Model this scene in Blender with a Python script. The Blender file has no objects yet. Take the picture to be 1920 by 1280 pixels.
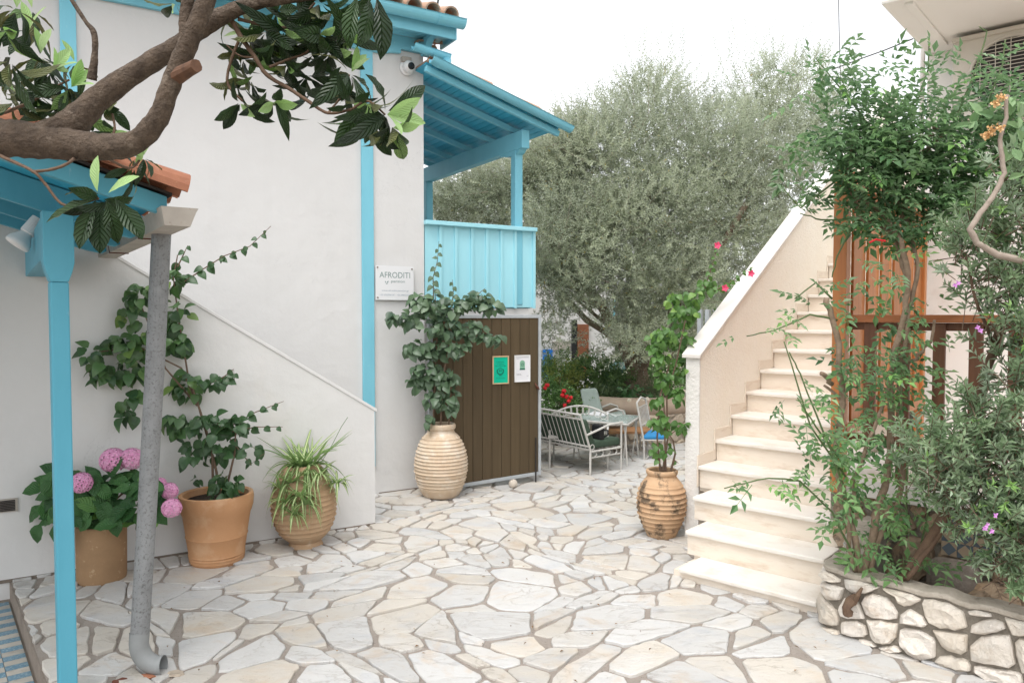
import bpy, math, random
import numpy as np
from mathutils import Vector, Matrix, noise
random.seed(7); RN = np.random.default_rng(7)
sc = bpy.context.scene; COL = sc.collection
R = math.radians
# ------------------------------------------------------------------ camera
F, H, VH = 1400.0, 1.85, 588.0                     # focal length in photo pixels, eye height, horizon row
PITCH = math.atan((640-VH)/F)
cam = bpy.data.objects.new('camera', bpy.data.cameras.new('camera')); COL.objects.link(cam)
cam.location = (0, 0, H); cam.rotation_euler = (math.pi/2-PITCH, 0, 0)
cam.data.sensor_width = 36; cam.data.lens = 36*F/1920; cam.data.clip_end = 600; cam.data.clip_start = .05
sc.camera = cam
# ------------------------------------------------------------------ light: bright overcast day
SUN_EL, SUN_AZ = R(65), R(202)                     # azimuth measured clockwise from +Y
world = bpy.data.worlds.new('World'); sc.world = world; world.use_nodes = True
wn = world.node_tree; wn.nodes.clear()
sky = wn.nodes.new('ShaderNodeTexSky'); sky.sky_type = 'NISHITA'; sky.sun_disc = False
sky.sun_elevation = SUN_EL; sky.sun_rotation = SUN_AZ; sky.air_density = 1.0; sky.dust_density = 2.5; sky.ozone_density = 1.0
hs = wn.nodes.new('ShaderNodeHueSaturation'); hs.inputs['Saturation'].default_value = .10
bg = wn.nodes.new('ShaderNodeBackground'); bg.inputs['Strength'].default_value = .15
wo = wn.nodes.new('ShaderNodeOutputWorld')
wn.links.new(sky.outputs[0], hs.inputs['Color']); wn.links.new(hs.outputs[0], bg.inputs[0]); wn.links.new(bg.outputs[0], wo.inputs[0])
sun = bpy.data.objects.new('sun', bpy.data.lights.new('sun', 'SUN')); COL.objects.link(sun)
sun.data.energy = .7; sun.data.angle = R(40); sun.data.color = (1, .965, .92)
sd = Vector((math.sin(SUN_AZ)*math.cos(SUN_EL), math.cos(SUN_AZ)*math.cos(SUN_EL), math.sin(SUN_EL)))
sun.rotation_euler = sd.to_track_quat('Z', 'Y').to_euler(); sun.location = sd*30
sc.view_settings.view_transform = 'Standard'; sc.view_settings.look = 'None'
sc.view_settings.exposure = 1.17; sc.view_settings.gamma = 1; sc.view_settings.use_curve_mapping = False
sc.cycles.max_bounces = 8; sc.cycles.transparent_max_bounces = 8
# ------------------------------------------------------------------ pixel to place helpers (photo pixels, real depths)
cp, sp = math.cos(PITCH), math.sin(PITCH)
def ray(u, v):
    x, y = (u-960)/F, (640-v)/F
    return np.array([x, cp+y*sp, -sp+y*cp])
def at(u, v, Y):
    d = ray(u, v); k = Y/d[1]; return np.array([d[0]*k, Y, H+d[2]*k])
def gp(u, v, z=0.0):
    d = ray(u, v); k = (z-H)/d[2]; return np.array([d[0]*k, d[1]*k, z])
def vec(*a): return np.array(a, float)
UP = vec(0, 0, 1)
def nrm(v): v = np.asarray(v, float); return v/(np.linalg.norm(v)+1e-12)
class Frame:                                       # an upright plane: s runs along it, d comes out towards the courtyard
    def __init__(f, p, e):
        f.p = vec(p[0], p[1], 0); f.e = nrm([e[0], e[1], 0]); f.n = vec(f.e[1], -f.e[0], 0)
    def pt(f, s, d, z): return f.p+f.e*s+f.n*d+UP*z
    def px(f, u, v, d=0.0):                        # where a photo pixel meets the plane at offset d -> (s, z)
        r = ray(u, v); q = f.p+f.n*d-vec(0, 0, H); k = q.dot(f.n)/r.dot(f.n)
        w = r*k+vec(0, 0, H)-f.p; return w.dot(f.e), w[2]
# ------------------------------------------------------------------ objects
ORG = {}
def setp(o, label=None, cat=None, group=None, kind=None):
    if label: o['label'] = label
    if cat: o['category'] = cat
    if group: o['group'] = group
    if kind: o['kind'] = kind
    return o
def thing(name, loc, label, cat, group=None):
    o = bpy.data.objects.new(name, None); o.empty_display_size = .1; COL.objects.link(o)
    o.location = loc; ORG[o.name] = vec(*loc); return setp(o, label, cat, group)
class MB:
    def __init__(s): s.v = []; s.f = []; s.t = []; s.uv = []; s.n = 0
    def add(s, V, Fc, t=0.0, uv=None):
        V = np.asarray(V, float); s.v.append(V); k = s.n
        s.f.extend([tuple(i+k for i in f) for f in Fc]); s.n += len(V)
        s.t.append(np.broadcast_to(np.asarray(t, float), (len(V),)))
        s.uv.append(np.zeros((len(V), 2)) if uv is None else np.asarray(uv, float)); return s
    def box(s, c, hx, hy, hz):
        c, hx, hy, hz = map(lambda a: np.asarray(a, float), (c, hx, hy, hz))
        if np.cross(hx, hy).dot(hz) < 0: hx = -hx
        V = [c+a*hx+b*hy+g*hz for g in (-1, 1) for b in (-1, 1) for a in (-1, 1)]
        return s.add(V, [(0, 2, 3, 1), (4, 5, 7, 6), (0, 1, 5, 4), (2, 6, 7, 3), (0, 4, 6, 2), (1, 3, 7, 5)])
    def bar(s, p0, p1, w, h, up=UP, off=0.0):      # rectangular timber from p0 to p1
        p0, p1 = np.asarray(p0, float), np.asarray(p1, float); d = nrm(p1-p0)
        x = np.cross(d, up); x = nrm(x) if np.linalg.norm(x) > 1e-6 else vec(1, 0, 0); y = np.cross(x, d)
        return s.box((p0+p1)/2+y*off, (p1-p0)/2, x*w/2, y*h/2)
    def prism(s, poly, off):
        P = np.asarray(poly, float); off = np.asarray(off, float); n = len(P)
        nn = sum(np.cross(P[i], P[(i+1) % n]) for i in range(n))
        if nn.dot(off) > 0: P = P[::-1]
        V = np.vstack([P, P+off])
        return s.add(V, [tuple(range(n)), tuple(range(2*n-1, n-1, -1))]+[(i, n+i, n+(i+1) % n, (i+1) % n) for i in range(n)])
    def tube(s, pts, rad, n=8, cap=True, t=0.0, jit=0.0):
        P = np.asarray(pts, float); m = len(P); rad = np.broadcast_to(np.asarray(rad, float), (m,))
        T = np.gradient(P, axis=0); V = []; x = None
        for i in range(m):
            d = nrm(T[i])
            if x is None: x = nrm(np.cross(d, UP if abs(d[2]) < .9 else vec(1, 0, 0)))
            x = nrm(x-d*x.dot(d)); y = np.cross(d, x)
            for k in range(n):
                a = 2*math.pi*k/n; r = rad[i]*(1+jit*(random.random()-.5)); V.append(P[i]+(x*math.cos(a)+y*math.sin(a))*r)
        Fc = [(i*n+k, i*n+(k+1) % n, (i+1)*n+(k+1) % n, (i+1)*n+k) for i in range(m-1) for k in range(n)]
        if cap: Fc += [tuple(range(n-1, -1, -1)), tuple(range((m-1)*n, m*n))]
        return s.add(V, Fc, t)
    def lathe(s, prof, c, n=48, ax=UP, wob=0.0):
        ax = nrm(ax); x = nrm(np.cross(ax, vec(0, 1, .01))); y = np.cross(ax, x); V = []
        for (r, z) in prof:
            for k in range(n):
                a = 2*math.pi*k/n; rr = r*(1+wob*math.sin(3*a+z*9)); V.append(np.asarray(c)+ax*z+(x*math.cos(a)+y*math.sin(a))*rr)
        m = len(prof)
        return s.add(V, [(i*n+k, i*n+(k+1) % n, (i+1)*n+(k+1) % n, (i+1)*n+k) for i in range(m-1) for k in range(n)])
    def ball(s, c, r, n=16, sq=(1, 1, 1), rough=0.0, seed=0):
        V = []; m = n//2
        for i in range(m+1):
            th = math.pi*i/m
            for k in range(n):
                a = 2*math.pi*k/n; q = vec(math.sin(th)*math.cos(a), math.sin(th)*math.sin(a), -math.cos(th))
                f = 1+rough*noise.noise(Vector(q*1.7)+Vector((seed, 0, 0)))+rough*.4*noise.noise(Vector(q*5)+Vector((seed, 3, 0)))
                V.append(np.asarray(c)+q*np.asarray(sq)*r*f)
        return s.add(V, [(i*n+k, i*n+(k+1) % n, (i+1)*n+(k+1) % n, (i+1)*n+k) for i in range(m) for k in range(n)])
    def mesh(s, name, org=(0, 0, 0), smooth=False):
        me = bpy.data.meshes.new(name); V = np.vstack(s.v)-np.asarray(org)
        me.from_pydata(V.tolist(), [], s.f)
        t = np.concatenate(s.t)
        if t.any():
            a = me.attributes.new('tint', 'FLOAT', 'POINT'); a.data.foreach_set('value', t.astype(np.float32))
        uv = np.vstack(s.uv)
        if uv.any():
            L = me.uv_layers.new(name='UVMap'); li = np.empty(len(me.loops), np.int32); me.loops.foreach_get('vertex_index', li)
            L.data.foreach_set('uv', uv[li].astype(np.float32).ravel())
        if smooth: me.polygons.foreach_set('use_smooth', [True]*len(me.polygons))
        me.update()
        if smooth == 2: me.set_sharp_from_angle(angle=R(38))
        return me
def obj(name, mb, mat, parent=None, smooth=False, bevel=0.0, kind=None, label=None):
    org = ORG[parent.name] if parent else vec(0, 0, 0)
    if isinstance(mb, bpy.types.Mesh): me = mb
    else: me = mb.mesh(name, org, smooth)
    o = bpy.data.objects.new(name, me); COL.objects.link(o); ORG[o.name] = org
    if parent: o.parent = parent
    if mat and not me.materials: me.materials.append(mat)
    if bevel:
        b = o.modifiers.new('bevel', 'BEVEL'); b.width = bevel; b.segments = 2; b.limit_method = 'ANGLE'; b.angle_limit = R(40)
    return setp(o, label, None, None, kind)
def solo(name, mb, mat, label, cat, group=None, smooth=False, kind=None, bevel=0.0):   # a thing that is one mesh
    V = np.vstack(mb.v); org = vec((V[:, 0].min()+V[:, 0].max())/2, (V[:, 1].min()+V[:, 1].max())/2, V[:, 2].min())
    me = mb.mesh(name, org, smooth); o = bpy.data.objects.new(name, me); COL.objects.link(o); o.location = org; ORG[o.name] = org
    me.materials.append(mat)
    if bevel:
        b = o.modifiers.new('bevel', 'BEVEL'); b.width = bevel; b.segments = 2; b.limit_method = 'ANGLE'
    return setp(o, label, cat, group, kind)
def place(name, me, parent, pos, y, z, sx, sy=None, sz=None):  # a piece sharing mesh data, y = its axis, z = its normal
    o = bpy.data.objects.new(name, me); COL.objects.link(o); o.parent = parent
    y = nrm(y); x = np.cross(y, z); x = nrm(x) if np.linalg.norm(x) > 1e-6 else vec(1, 0, 0); z = np.cross(x, y)
    sy = sx if sy is None else sy; sz = sy if sz is None else sz
    p = np.asarray(pos)-(ORG[parent.name] if parent else 0)
    o.matrix_basis = Matrix(((x[0]*sx, y[0]*sy, z[0]*sz, p[0]), (x[1]*sx, y[1]*sy, z[1]*sz, p[1]), (x[2]*sx, y[2]*sy, z[2]*sz, p[2]), (0, 0, 0, 1)))
    return o
# ------------------------------------------------------------------ materials
class NT:
    def __init__(s, name):
        s.m = bpy.data.materials.new(name); s.m.use_nodes = True; s.t = s.m.node_tree; s.t.nodes.clear()
        s.out = s.n('ShaderNodeOutputMaterial'); s.p = s.n('ShaderNodeBsdfPrincipled'); s.l(s.p.outputs[0], s.out.inputs[0])
        s.pos = s.n('ShaderNodeNewGeometry').outputs['Position']
    def n(s, k, **kw):
        o = s.t.nodes.new(k)
        for a, b in kw.items(): setattr(o, a, b)
        return o
    def l(s, a, b): s.t.links.new(a, b)
    def put(s, sock, v):
        if hasattr(v, 'is_output'): s.l(v, sock)
        else: sock.default_value = v
    def math(s, op, a, b=0.0, c=None):
        o = s.n('ShaderNodeMath', operation=op); s.put(o.inputs[0], a); s.put(o.inputs[1], b)
        if c is not None: s.put(o.inputs[2], c)
        return o.outputs[0]
    def mapped(s, sock, scale):
        o = s.n('ShaderNodeMapping'); s.l(sock, o.inputs[0]); o.inputs['Scale'].default_value = scale; return o.outputs[0]
    def noise(s, scale, detail=4, rough=.55, vecs=None, dist=0.0):
        o = s.n('ShaderNodeTexNoise'); o.inputs['Scale'].default_value = scale; o.inputs['Detail'].default_value = detail
        o.inputs['Roughness'].default_value = rough; o.inputs['Distortion'].default_value = dist
        s.l(vecs or s.pos, o.inputs['Vector']); return o.outputs[0]
    def step(s, v, a, b):
        o = s.n('ShaderNodeMapRange'); s.put(o.inputs[0], v); o.inputs[1].default_value = a; o.inputs[2].default_value = b; return o.outputs[0]
    def mix(s, f, a, b, mode='MIX'):
        o = s.n('ShaderNodeMix', data_type='RGBA', blend_type=mode); s.put(o.inputs[0], f)
        for k, v in ((6, a), (7, b)): s.put(o.inputs[k], v if hasattr(v, 'is_output') else (*v, 1))
        return o.outputs[2]
    def bump(s, h, strength, dist=.01, base=None):
        o = s.n('ShaderNodeBump'); o.inputs['Strength'].default_value = strength; o.inputs['Distance'].default_value = dist
        s.l(h, o.inputs['Height'])
        if base: s.l(base, o.inputs['Normal'])
        return o.outputs[0]
    def rnd(s):                                    # per piece: object random + tint attribute
        a = s.n('ShaderNodeAttribute', attribute_name='tint').outputs['Fac']; r = s.n('ShaderNodeObjectInfo').outputs['Random']
        return s.math('FRACT', s.math('ADD', a, r))
def mk(name, c1, c2=None, sc_=6, rough=.6, bump=.15, bs=80, bd=.004, c3=None, s3=3, t3=(.55, .68), stretch=None, var=0.0, metal=0.0, spec=.4, b2=None, crack=0, streak=0):
    m = NT(name); v = m.mapped(m.pos, stretch) if stretch else None
    c = m.mix(m.step(m.noise(sc_, 5, .6, v), .3, .7), c1, c2 or c1)
    if c3: c = m.mix(m.math('MULTIPLY', m.step(m.noise(s3, 6, .65, v), *t3), .85), c, c3)
    if streak: c = m.mix(m.math('MULTIPLY', m.step(m.noise(1.0, 5, .6, m.mapped(m.pos, (5, 5, .35))), .52, .75), streak), c, tuple(x*.74 for x in c1))
    if crack:
        cv = m.math('ABSOLUTE', m.math('SUBTRACT', m.noise(.9, 9, .62, None, .5), .5)); c = m.mix(m.math('MULTIPLY', m.math('MULTIPLY', m.step(cv, .0016, .0), m.step(m.noise(.7, 2), .52, .6)), crack), c, tuple(x*.45 for x in c1))
    if var:
        h = m.n('ShaderNodeHueSaturation'); m.l(c, h.inputs['Color']); m.l(m.math('MULTIPLY_ADD', m.rnd(), var*2, 1-var), h.inputs['Value']); c = h.outputs[0]
    m.l(c, m.p.inputs['Base Color']); m.p.inputs['Roughness'].default_value = rough; m.p.inputs['Metallic'].default_value = metal
    m.p.inputs['Specular IOR Level'].default_value = spec
    if bump:
        b = m.bump(m.noise(bs, 4, .6, v), bump, bd)
        if b2: b = m.bump(m.noise(b2[0], 3, .5), b2[1], b2[2], b)
        m.l(b, m.p.inputs['Normal'])
    return m.m
def leafmat(name, dark, light, under=None, rough=.45, trans=.25, veins=0.0, young=None, stripe=None, obj_rnd=False, spec=.4):
    m = NT(name)
    r = m.n('ShaderNodeObjectInfo').outputs['Random'] if obj_rnd else m.n('ShaderNodeAttribute', attribute_name='tint').outputs['Fac']
    c = m.mix(m.step(r, 0, .85), dark, light)
    if young: c = m.mix(m.step(r, .9, .96), c, young)
    uv = m.n('ShaderNodeSeparateXYZ'); m.l(m.n('ShaderNodeTexCoord').outputs['UV'], uv.inputs[0])
    if stripe: c = m.mix(m.step(m.math('ABSOLUTE', m.math('SUBTRACT', uv.outputs[0], .5)), .26, .2), c, stripe)
    if veins:
        au = m.math('ABSOLUTE', m.math('SUBTRACT', uv.outputs[0], .5))
        ph = m.math('SUBTRACT', m.math('MULTIPLY', uv.outputs[1], 62), m.math('MULTIPLY', au, 30))
        w = m.math('SINE', ph); rib = m.step(au, .035, .0)
        c = m.mix(m.math('MULTIPLY', m.math('MAXIMUM', m.step(w, .8, 1), rib), .35), c, light)
        m.l(m.bump(m.math('ADD', m.math('MULTIPLY', w, .5), m.math('MULTIPLY', rib, -1.2)), veins, .006), m.p.inputs['Normal'])
    c = m.mix(m.step(m.noise(25, 3), .3, .75), c, m.mix(.35, c, light))
    if under:
        bf = m.n('ShaderNodeNewGeometry').outputs['Backfacing']; c = m.mix(bf, c, under)
    m.l(c, m.p.inputs['Base Color']); m.p.inputs['Roughness'].default_value = rough; m.p.inputs['Specular IOR Level'].default_value = spec
    if trans:
        t = m.n('ShaderNodeBsdfTranslucent'); h = m.n('ShaderNodeHueSaturation'); h.inputs['Saturation'].default_value = 1.15; h.inputs['Value'].default_value = 1.5
        m.l(c, h.inputs['Color']); m.l(h.outputs[0], t.inputs[0]); mx = m.n('ShaderNodeMixShader'); mx.inputs[0].default_value = trans
        m.l(m.p.outputs[0], mx.inputs[1]); m.l(t.outputs[0], mx.inputs[2]); m.l(mx.outputs[0], m.out.inputs[0])
    return m.m
def stone_mat(name, A, B, stain, cool, rough=.6, bump=.35, bs=22, vein=.45, scale=1.0, val=.09):
    m = NT(name); r = m.rnd()
    ofs = m.n('ShaderNodeVectorMath', operation='ADD'); m.l(m.pos, ofs.inputs[0]); cb = m.n('ShaderNodeCombineXYZ'); m.l(m.math('MULTIPLY', r, 40), cb.inputs[0]); m.l(m.math('MULTIPLY', r, 17), cb.inputs[1]); m.l(cb.outputs[0], ofs.inputs[1])
    P = ofs.outputs[0]; r2 = m.math('FRACT', m.math('MULTIPLY', r, 7.31))
    c = m.mix(m.step(m.math('ADD', m.noise(2.4*scale, 5, .6, P), m.math('MULTIPLY_ADD', r2, .5, -.25)), .40, .68), A, B)
    c = m.mix(m.math('MULTIPLY', m.step(m.noise(3.1*scale, 6, .65, P, .6), .55, .74), .62), c, stain)
    c = m.mix(m.math('MULTIPLY', m.step(m.noise(2.7*scale, 5, .6, m.mapped(P, (1, 1.4, 1)), .4), .53, .72), .6), c, cool)
    ln = m.math('ABSOLUTE', m.math('SUBTRACT', m.noise(2.2*scale, 7, .62, m.mapped(P, (1, 2.3, 1)), .9), .5))
    c = m.mix(m.math('MULTIPLY', m.math('MULTIPLY', m.step(ln, .016, .0), m.step(m.noise(1.9*scale, 3, .5, P), .45, .6)), vein), c, (.25, .20, .155))
    c = m.mix(m.math('MULTIPLY', m.step(m.noise(16*scale, 6, .7, P), .56, .74), .30), c, (.40, .345, .28))
    c = m.mix(m.math('MULTIPLY', m.step(m.noise(75, 3, .6, P), .66, .74), .5), c, (.16, .135, .11))
    h = m.n('ShaderNodeHueSaturation'); m.l(c, h.inputs['Color']); m.l(m.math('MULTIPLY_ADD', r, val*2, 1-val), h.inputs['Value'])
    m.l(h.outputs[0], m.p.inputs['Base Color']); m.p.inputs['Roughness'].default_value = rough; m.p.inputs['Specular IOR Level'].default_value = .35
    hh = m.math('SUBTRACT', m.noise(bs, 6, .65, m.mapped(P, (1, 2.2, 1))), m.math('MULTIPLY', m.step(ln, .02, 0), .35 if vein > .35 else .08)); m.l(m.bump(hh, bump, .014), m.p.inputs['Normal'])
    return m.m
# ------------------------------------------------------------------ materials in use
m_plaster = mk('white_plaster', (.67, .665, .655), (.635, .63, .62), 1.3, .85, .28, 110, .003, (.66, .63, .59), .9, (.62, .82), b2=(6, .5, .016), crack=.3, streak=.12)
m_cream = mk('cream_plaster', (.88, .815, .71), (.90, .85, .76), 4, .9, .9, 70, .012, b2=(28, .5, .01))
m_whiterough = mk('rough_white_plaster', (.72, .70, .665), (.64, .615, .58), 8, .9, .9, 40, .01)
m_build = mk('building_render', (.90, .88, .845), (.88, .855, .81), 1.2, .85, .2, 90, .003, (.62, .56, .49), 1.1, (.62, .8))
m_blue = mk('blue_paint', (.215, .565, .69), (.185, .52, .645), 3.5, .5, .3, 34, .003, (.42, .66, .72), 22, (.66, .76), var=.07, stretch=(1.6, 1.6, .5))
m_bluepale = mk('pale_balcony_blue', (.37, .715, .80), (.335, .675, .765), 3.5, .5, .3, 34, .003, (.46, .72, .78), 22, (.66, .76), var=.06, stretch=(1.6, 1.6, .5))  # lighter than the house blue, for balcony boards, battens and rail
m_blueshade = mk('shaded_veranda_blue', (.105, .395, .52), (.085, .35, .47), 3.5, .5, .3, 34, .003, (.22, .47, .57), 22, (.66, .76), var=.07, stretch=(1.6, 1.6, .5))  # house blue with the shade of tree and roof put into its colour
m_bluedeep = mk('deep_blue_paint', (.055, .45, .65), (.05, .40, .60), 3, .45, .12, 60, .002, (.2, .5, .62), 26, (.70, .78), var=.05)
m_greytimber = mk('grey_blue_timber', (.12, .17, .20), (.16, .22, .25), 8, .6, .2, 60)
m_mortar = mk('sandy_mortar', (.335, .29, .25), (.395, .345, .305), 9, .95, 1.0, 150, .012, (.14, .115, .10), 55, (.57, .70))
m_basej = mk('dark_wall_joint', (.13, .105, .085), (.20, .165, .135), 9, .95, .7, 80, .01)
m_kerb = mk('concrete_kerb', (.30, .255, .215), (.22, .18, .15), 7, .95, .7, 60, .01)
m_flag = stone_mat('flagstone', (.53, .52, .505), (.525, .485, .43), (.50, .37, .245), (.41, .43, .46), .55, .5, 20)
m_wallstone = stone_mat('white_limestone', (.74, .68, .61), (.68, .61, .52), (.50, .37, .25), (.52, .50, .47), .85, 1.0, 26, .15, 2.0)
m_brownstone = stone_mat('brown_limestone', (.38, .28, .19), (.31, .225, .15), (.44, .24, .11), (.26, .22, .18), .9, 1.0, 14, .7, 2)
m_earthstone = stone_mat('tan_fieldstone', (.58, .49, .38), (.50, .42, .34), (.48, .32, .2), (.42, .39, .35), .9, .8, 18, .6, 2)
m_wallmortar = mk('pebbled_mortar', (.40, .355, .295), (.25, .22, .18), 30, .98, 1.0, 160, .02, (.36, .32, .27), 60, (.55, .7))
m_coping = mk('planter_coping', (.47, .42, .355), (.36, .315, .26), 12, .95, .9, 60, .012, (.2, .17, .14), 9, (.56, .72))
m_marble = mk('cream_marble', (.70, .615, .515), (.755, .68, .59), 5, .42, .06, 40, .002, (.52, .40, .29), 4, (.52, .76), stretch=(1, 1, 4))
m_tread = mk('tread_marble', (.745, .705, .65), (.70, .65, .585), 5, .5, .08, 40, .002, (.55, .475, .39), 5, (.53, .76), stretch=(1, 1, 4))
m_capmarble = mk('white_marble_coping', (.70, .665, .625), (.64, .605, .565), 5, .5, .15, 30, .002, (.55, .50, .45), 5, (.56, .74))
m_terr = mk('terracotta', (.38, .16, .09), (.29, .115, .065), 9, .8, .35, 60, .004, (.52, .34, .24), 12, (.58, .7), var=.12)
m_oldtile = mk('old_roof_tile', (.50, .30, .20), (.42, .27, .19), 14, .9, .5, 60, .006, (.30, .24, .19), 18, (.52, .66), var=.15)
m_pot = mk('terracotta_pot', (.50, .27, .135), (.46, .24, .115), 5, .75, .2, 70, .003, (.60, .40, .25), 4.5, (.52, .76), b2=(12, .25, .006))
m_potdull = mk('weathered_tan_pot', (.33, .205, .11), (.26, .16, .085), 6, .85, .35, 60, .004, (.50, .36, .22), 16, (.60, .70))
m_pith = mk('pale_pithos', (.52, .385, .26), (.60, .49, .375), 7, .85, .4, 60, .004, (.66, .60, .52), 8, (.5, .68))
m_pithw = mk('weathered_pithos', (.52, .31, .165), (.57, .40, .25), 6, .85, .45, 60, .004, (.50, .43, .34), 5, (.52, .7))
m_pithc = mk('spider_plant_pithos', (.40, .26, .15), (.46, .32, .20), 6, .85, .35, 60, .004, (.56, .45, .33), 9, (.56, .72))
m_soot = mk('blackened_pithos', (.47, .29, .165), (.54, .37, .23), 6, .9, .5, 60, .004, (.06, .048, .035), 8, (.52, .62))
m_galv = mk('galvanised_pipe', (.27, .28, .285), (.205, .21, .215), 14, .6, .15, 60, .002, (.11, .11, .11), 75, (.53, .66), metal=.15)
m_elbow = mk('grey_elbow', (.27, .28, .28), (.22, .23, .23), 9, .55, .1, 60)
m_steel = mk('galvanised_frame', (.42, .45, .48), (.52, .55, .57), 14, .5, .1, 60, .002, metal=.3)
m_gutter = mk('painted_gutter_worn', (.45, .41, .36), (.36, .325, .285), 8, .6, .2, 50, .003, (.16, .10, .07), 18, (.62, .72))
m_guttergrey = mk('gutter_slate_side', (.16, .19, .21), (.22, .25, .27), 8, .6, .2, 50)
m_brownwood = mk('brown_stained_plank', (.080, .054, .026), (.098, .068, .035), 5, .6, .25, 40, .003, stretch=(5, 5, .35), var=.10)
m_orange = mk('oiled_redwood', (.52, .205, .065), (.38, .135, .045), 3.5, .38, .15, 40, .002, (.43, .18, .07), 3, (.55, .75), stretch=(7, 7, .5), var=.22)
m_redrail = mk('oiled_rail', (.46, .165, .06), (.30, .10, .038), 3.5, .3, .12, 40, .002, stretch=(1.5, 1.5, 8))
m_darkwood = mk('dark_baluster_wood', (.19, .08, .042), (.12, .052, .028), 4, .5, .15, 40, .002, stretch=(7, 7, .6))
m_white = mk('white_enamel', (.78, .78, .78), None, 5, .35, 0)
m_iron = mk('white_painted_iron', (.58, .57, .54), (.48, .46, .43), 20, .5, .1)
m_green = mk('dark_green_cushion', (.045, .075, .05), (.06, .095, .066), 20, .9, .2, 200)
m_sage = mk('sage_cloth', (.33, .39, .36), (.29, .35, .32), 8, .9, .25, 20, .02)
m_bluecush = mk('blue_cushion', (.03, .22, .48), None, 5, .8, .1)
m_black = mk('black_fabric', (.012, .012, .013), None, 5, .7, .1)
m_dark = mk('dark_metal', (.03, .026, .024), None, 5, .6, .1)
m_rust = mk('rusty_latch', (.16, .05, .03), (.08, .03, .02), 30, .7, .2)
m_bark = mk('loquat_bark', (.135, .098, .070), (.06, .042, .030), 26, .9, 1, 60, .02, (.25, .20, .155), 16, (.57, .72))
m_twig = mk('brown_twig', (.15, .095, .06), (.10, .06, .04), 30, .85, .5, 70, .006)
m_cut = mk('cut_wood', (.15, .075, .042), (.09, .045, .027), 30, .8, .3)
m_olivebark = mk('gnarled_olive_bark', (.40, .31, .235), (.24, .185, .14), 9, .95, 1, 24, .05, (.33, .27, .21), 12, (.55, .7))
m_paleb = mk('pale_branch', (.36, .30, .25), (.27, .215, .175), 24, .85, .5, 60, .006)
m_soil = mk('garden_soil', (.06, .042, .03), (.035, .025, .018), 14, 1, 1, 40, .03)
m_glass = mk('dark_glass', (.02, .022, .024), None, 5, .08, 0)
m_ac = mk('ac_casing', (.66, .62, .55), (.62, .575, .505), 6, .5, .05)
m_millstone = mk('speckled_granite', (.24, .20, .165), (.165, .135, .11), 30, .9, .8, 50, .01, (.32, .28, .24), 5, (.55, .75))
m_ink = mk('green_grey_ink', (.20, .28, .27), None, 5, .6, 0)
m_inkb = mk('pale_blue_ink', (.33, .40, .47), None, 5, .6, 0)
m_board = mk('sign_acrylic', (.74, .75, .76), None, 5, .2, 0)
m_pgreen = mk('poster_green', (.0, .50, .32), None, 5, .35, 0)
m_inkd = mk('dark_green_ink', (.0, .10, .065), None, 5, .6, 0)
m_pale = mk('pale_oak_frame', (.68, .46, .28), (.6, .4, .24), 30, .5, .05)
m_paper = mk('white_paper', (.74, .74, .77), None, 5, .6, 0)
m_badge = mk('badge_green', (.22, .42, .30), None, 5, .6, 0)
m_inkk = mk('grey_ink', (.22, .22, .25), None, 5, .6, 0)
m_tileb = mk('blue_floor_tile', (.105, .215, .30), (.16, .28, .36), 60, .5, .1, 60, .002, (.33, .42, .46), 90, (.5, .62), var=.1)
m_tilew = mk('white_floor_tile', (.50, .47, .42), (.42, .39, .34), 20, .5, .1, 60, .002, (.3, .26, .22), 10, (.58, .72), var=.1)
m_tilea = mk('ochre_tile', (.34, .26, .18), None, 5, .5, .1)
m_tilec = mk('blue_grey_tile', (.10, .12, .14), None, 5, .5, .1)
m_ground = mk('bare_ground', (.30, .26, .20), (.22, .19, .14), 1, 1, .6, 20, .02)
m_doorwood = mk('brown_door', (.26, .10, .05), (.18, .07, .035), 4, .5, .2)
m_bdoor = mk('bright_blue_door', (.02, .16, .52), None, 4, .5, .1)
m_binm = mk('green_bin_plastic', (.045, .12, .11), None, 4, .5, .1)
m_brownpl = mk('wooden_tabletop', (.42, .22, .10), (.34, .17, .08), 8, .5, .1)
m_tglass = bpy.data.materials.new('table_glass'); m_tglass.use_nodes = True
_p = m_tglass.node_tree.nodes['Principled BSDF']; _p.inputs['Base Color'].default_value = (.8, .9, .88, 1); _p.inputs['Roughness'].default_value = .05; _p.inputs['Transmission Weight'].default_value = .6
# ------------------------------------------------------------------ planes of the place
E1 = nrm(gp(703, 987)-gp(343, 1040)); E1 = nrm(E1+.03*vec(-.5, .87, 0))
F1 = Frame(gp(703, 985)+vec(0, .02, 0), E1)         # front stair parapet wall
F2 = Frame(gp(797, 915), E1)                        # house front, s = 0 at its corner
DV = nrm(gp(89, 1280)-gp(22, 1091))                 # terrace edge direction, towards the camera
C0 = .09; FR = F*(H+C0)/10.9
def LN(n): return vec(380/1400*FR*.025+(n-5)*.187*FR/237.6, FR*(.025+.00089*(n-5)), 0)
A_, T_ = nrm(LN(14)-LN(5)), None
T_ = vec(A_[1], -A_[0], 0); RISE, RUN = (H+C0)/10.9, np.linalg.norm(LN(6)-LN(5))
FS = Frame(LN(5), A_)                               # staircase side: s goes up the flight from step 5, d to the right across it
PF = Frame(gp(1532, 1180), nrm(gp(1860, 1280)-gp(1545, 1185)))   # planter front wall, s to the right
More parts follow.
